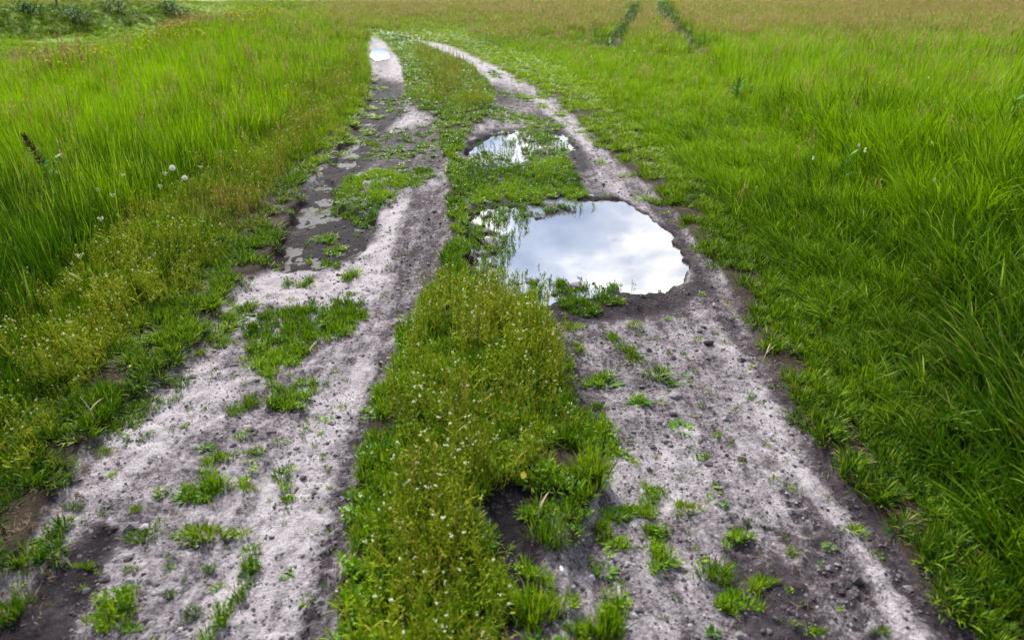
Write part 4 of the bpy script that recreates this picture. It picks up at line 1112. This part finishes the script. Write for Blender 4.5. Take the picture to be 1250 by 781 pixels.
# bushes in the hollow and a post beyond it
def bush(u, v, zz, rx, rz_, label):
    x, y, _ = PT(u, v); z0 = float(terrain([x], [y])[0])
    e_ = bpy.data.objects.new('bush', None); COL.objects.link(e_); e_.location = (x, y, z0)
    b = MB()
    for k in range(5): b.stem((g(-.1, .1), g(-.1, .1), -.05), (g(-.6, .6) * rx, g(-.5, .5) * rx, rz_ * g(.6, .9)), .02)
    o = bpy.data.objects.new('stem', b.mesh('stem', [M_dark])); COL.objects.link(o); o.parent = e_
    b = MB(); cs = [(g(-.7, .7) * rx, g(-.5, .5) * rx, g(.3, .8) * rz_, g(.3, .55)) for _ in range(9)]
    for k in range(900):
        c = random.choice(cs); d = Vector((random.gauss(0, 1), random.gauss(0, 1), random.gauss(0, 1))).normalized() * g(.5, 1.05) * c[3]
        b.blade((c[0] + d.x * rx, c[1] + d.y * rx, max(c[2] + d.z * rz_, .02)), g(0, 6.28), g(.06, .13), g(.04, .07), g(.3, 1.5), .4, 2, 0, R(), 'leaf', roll=g(-.7, .7))
    o = bpy.data.objects.new('foliage', b.mesh('foliage', [M_bush])); COL.objects.link(o); o.parent = e_
    tag(e_, label, 'bush')
M_bush = plant_mat('bush_leaf', (0.016, 0.080, 0.003), (0.05, 0.15, 0.004), (0.1, 0.09, 0.03), src='obj')
bush(88, 26, .0, 1.1, .8, 'dark rounded bush low on the far bank of the hollow')
bush(144, 17, .5, .9, 1.0, 'upright dark bush at the top of the far bank')
bush(218, 20, .2, 1.3, .6, 'wide low bush where the hollow narrows out')
bush(35, 18, .4, .8, .6, 'small bush on the bank at the far left')
bush(205, 12, .3, 1.0, .6, 'pale green bush at the end of the far bank')
x_, y_, _ = PT(70, 7); print('post', x_, y_, terrain([x_], [y_]))
b = MB(); 
import bmesh
bm = bmesh.new(); bmesh.ops.create_cone(bm, cap_ends=True, segments=8, radius1=.075, radius2=.06, depth=1.7)
for vv in bm.verts: vv.co.z += .75; vv.co.x += .02 * vv.co.z
bmesh.ops.bevel(bm, geom=[e2 for e2 in bm.edges if e2.calc_length() < .08], offset=.01, segments=1)
me = bpy.data.meshes.new('wooden_post'); bm.to_mesh(me); bm.free(); M_post = plain('weathered_wood', (.16, .12, .12), .9, .1); me.materials.append(M_post)
o = bpy.data.objects.new('wooden_post', me); COL.objects.link(o); o.location = (x_, y_, float(terrain([x_], [y_])[0]))
tag(o, 'weathered wooden post standing on the plain beyond the hollow', 'post')

# stones, clods and fallen leaves
def stone(u, v, s_, flat, mat, label, cat, name):
    import bmesh
    x, y, _ = PT(u, v); bm = bmesh.new(); bmesh.ops.create_icosphere(bm, subdivisions=2, radius=1)
    sd = R() * 50
    for q in bm.verts:
        n_ = float(fbm(np.array([q.co.x * 1.3 + sd]), np.array([q.co.y * 1.3 + q.co.z * 2.1]), .8, 5, 3)[0]); q.co *= .7 + .6 * n_
    me = bpy.data.meshes.new(name); bm.to_mesh(me); bm.free(); me.materials.append(mat)
    o = bpy.data.objects.new(name, me); COL.objects.link(o); o.scale = (s_, s_ * .8, s_ * flat); o.location = (x, y, float(terrain([x], [y])[0]) + s_ * flat * .3)
    tag(o, label, cat)
M_stone = plain('grey_stone', (.20, .18, .20), .85, .2); M_clod = plain('dark_clod', (.05, .042, .048), .9, .1); M_pale = plain('pale_clod', (.33, .31, .33), .9, .1)
stone(824, 485, .030, .45, M_stone, 'flat grey stone lying in sand below the thick round tuft', 'stone', 'stone')
stone(842, 626, .018, .5, M_stone, 'small stone at the foot of the dense dark tuft', 'stone', 'stone')
stone(865, 421, .026, .5, M_clod, 'dark broken earth clod on pale sand below the large puddle', 'clod', 'earth_clod')
stone(858, 399, .020, .5, M_clod, 'smaller dark clod just above the broken clod', 'clod', 'earth_clod')
stone(822, 506, .018, .5, M_clod, 'dark clod under the flat grey stone', 'clod', 'earth_clod')
stone(815, 540, .018, .5, M_clod, 'dark clod beside the scattered leafy weed', 'clod', 'earth_clod')
def fallen(u, v, s_, mat, label, z=0.02):
    x, y, _ = PT(u, v); b = MB(); b.blade((0, 0, 0), g(0, 6), s_, s_ * .6, 1.3, .5, 5, 0, .5, 'leaf', roll=.6)
    o = bpy.data.objects.new('fallen_leaf', b.mesh('fallen_leaf', [mat])); COL.objects.link(o); o.location = (x, y, float(terrain([x], [y])[0]) + z)
    tag(o, label, 'leaf')
M_yl = plain('yellow_leaf', (.50, .36, .03), .5, .3, .3); M_wl = plain('white_scrap', (.75, .75, .72), .6, .2)
fallen(638, 600, .035, M_yl, 'yellow fallen leaf at the upper rim of the dark gap in the strip', .05)
fallen(164, 458, .022, M_yl, 'small yellow leaf in the left verge', .05)
fallen(686, 699, .018, M_wl, 'small white petal lying on the sand by the strip', .01)
fallen(242, 666, .014, M_wl, 'tiny pale petal under the longest tuft', .01)
fallen(547, 776, .018, M_wl, 'white petal near the bottom edge left of the strip', .03)
# dry stalks
def stalk(u, v, h_, lean_, label):
    x, y, _ = PT(u, v); b = MB(); b.stem((0, 0, -.01), (lean_ * .3, 0, h_ * .5), .0028); b.stem((lean_ * .3, 0, h_ * .5), (lean_, 0, h_), .0022)
    b.blade((lean_ * .3, 0, h_ * .5), 1.0, .07, .008, .9, .8, 3, 0, .5)
    o = bpy.data.objects.new('dry_stalk', b.mesh('dry_stalk', [M_straw])); COL.objects.link(o); o.location = (x, y, float(terrain([x], [y])[0]))
    tag(o, label, 'dry stalk')
M_straw = plain('straw', (.42, .36, .22), .7, .2)
stalk(118, 516, .12, -.03, 'pale dry stalk standing at the rim of the left verge')
stalk(930, 440, .09, .05, 'pale dry stalk leaning beside the small tuft at the right sand edge')
stalk(383, 432, .05, -.06, 'pale dry stalk lying across the green patch on the left track')
stalk(657, 640, .13, .01, 'dry reddish stalk rising from the dark gap in the strip')

# dry brownish stems on the lip of the hollow
x, y, r_ = cand(7, 12, .4, ymin=10, ymax=60, seed=12)
br_ = blank(); pg(br_, [(195, 50), (215, 28), (290, 16), (300, 30), (240, 44)], 1); pg(br_, [(55, 112), (75, 88), (105, 84), (110, 110)], 1); pg(br_, [(0, 40), (40, 38), (40, 43), (0, 44)], 1); br_ = blur(br_, 4)
keep = r_.uniform(0, 1, len(x)) < S(br_, x, y); x, y = x[keep], y[keep]; s_ = rng.uniform(.4, .7, len(x))
scatter('dry_stems', C_seed, x, y, np.stack([s_ * 1.5, s_ * 1.5, s_], 1), .0, .6, 'dry reddish brown stems on the near lip of the hollow', 'dry stems')
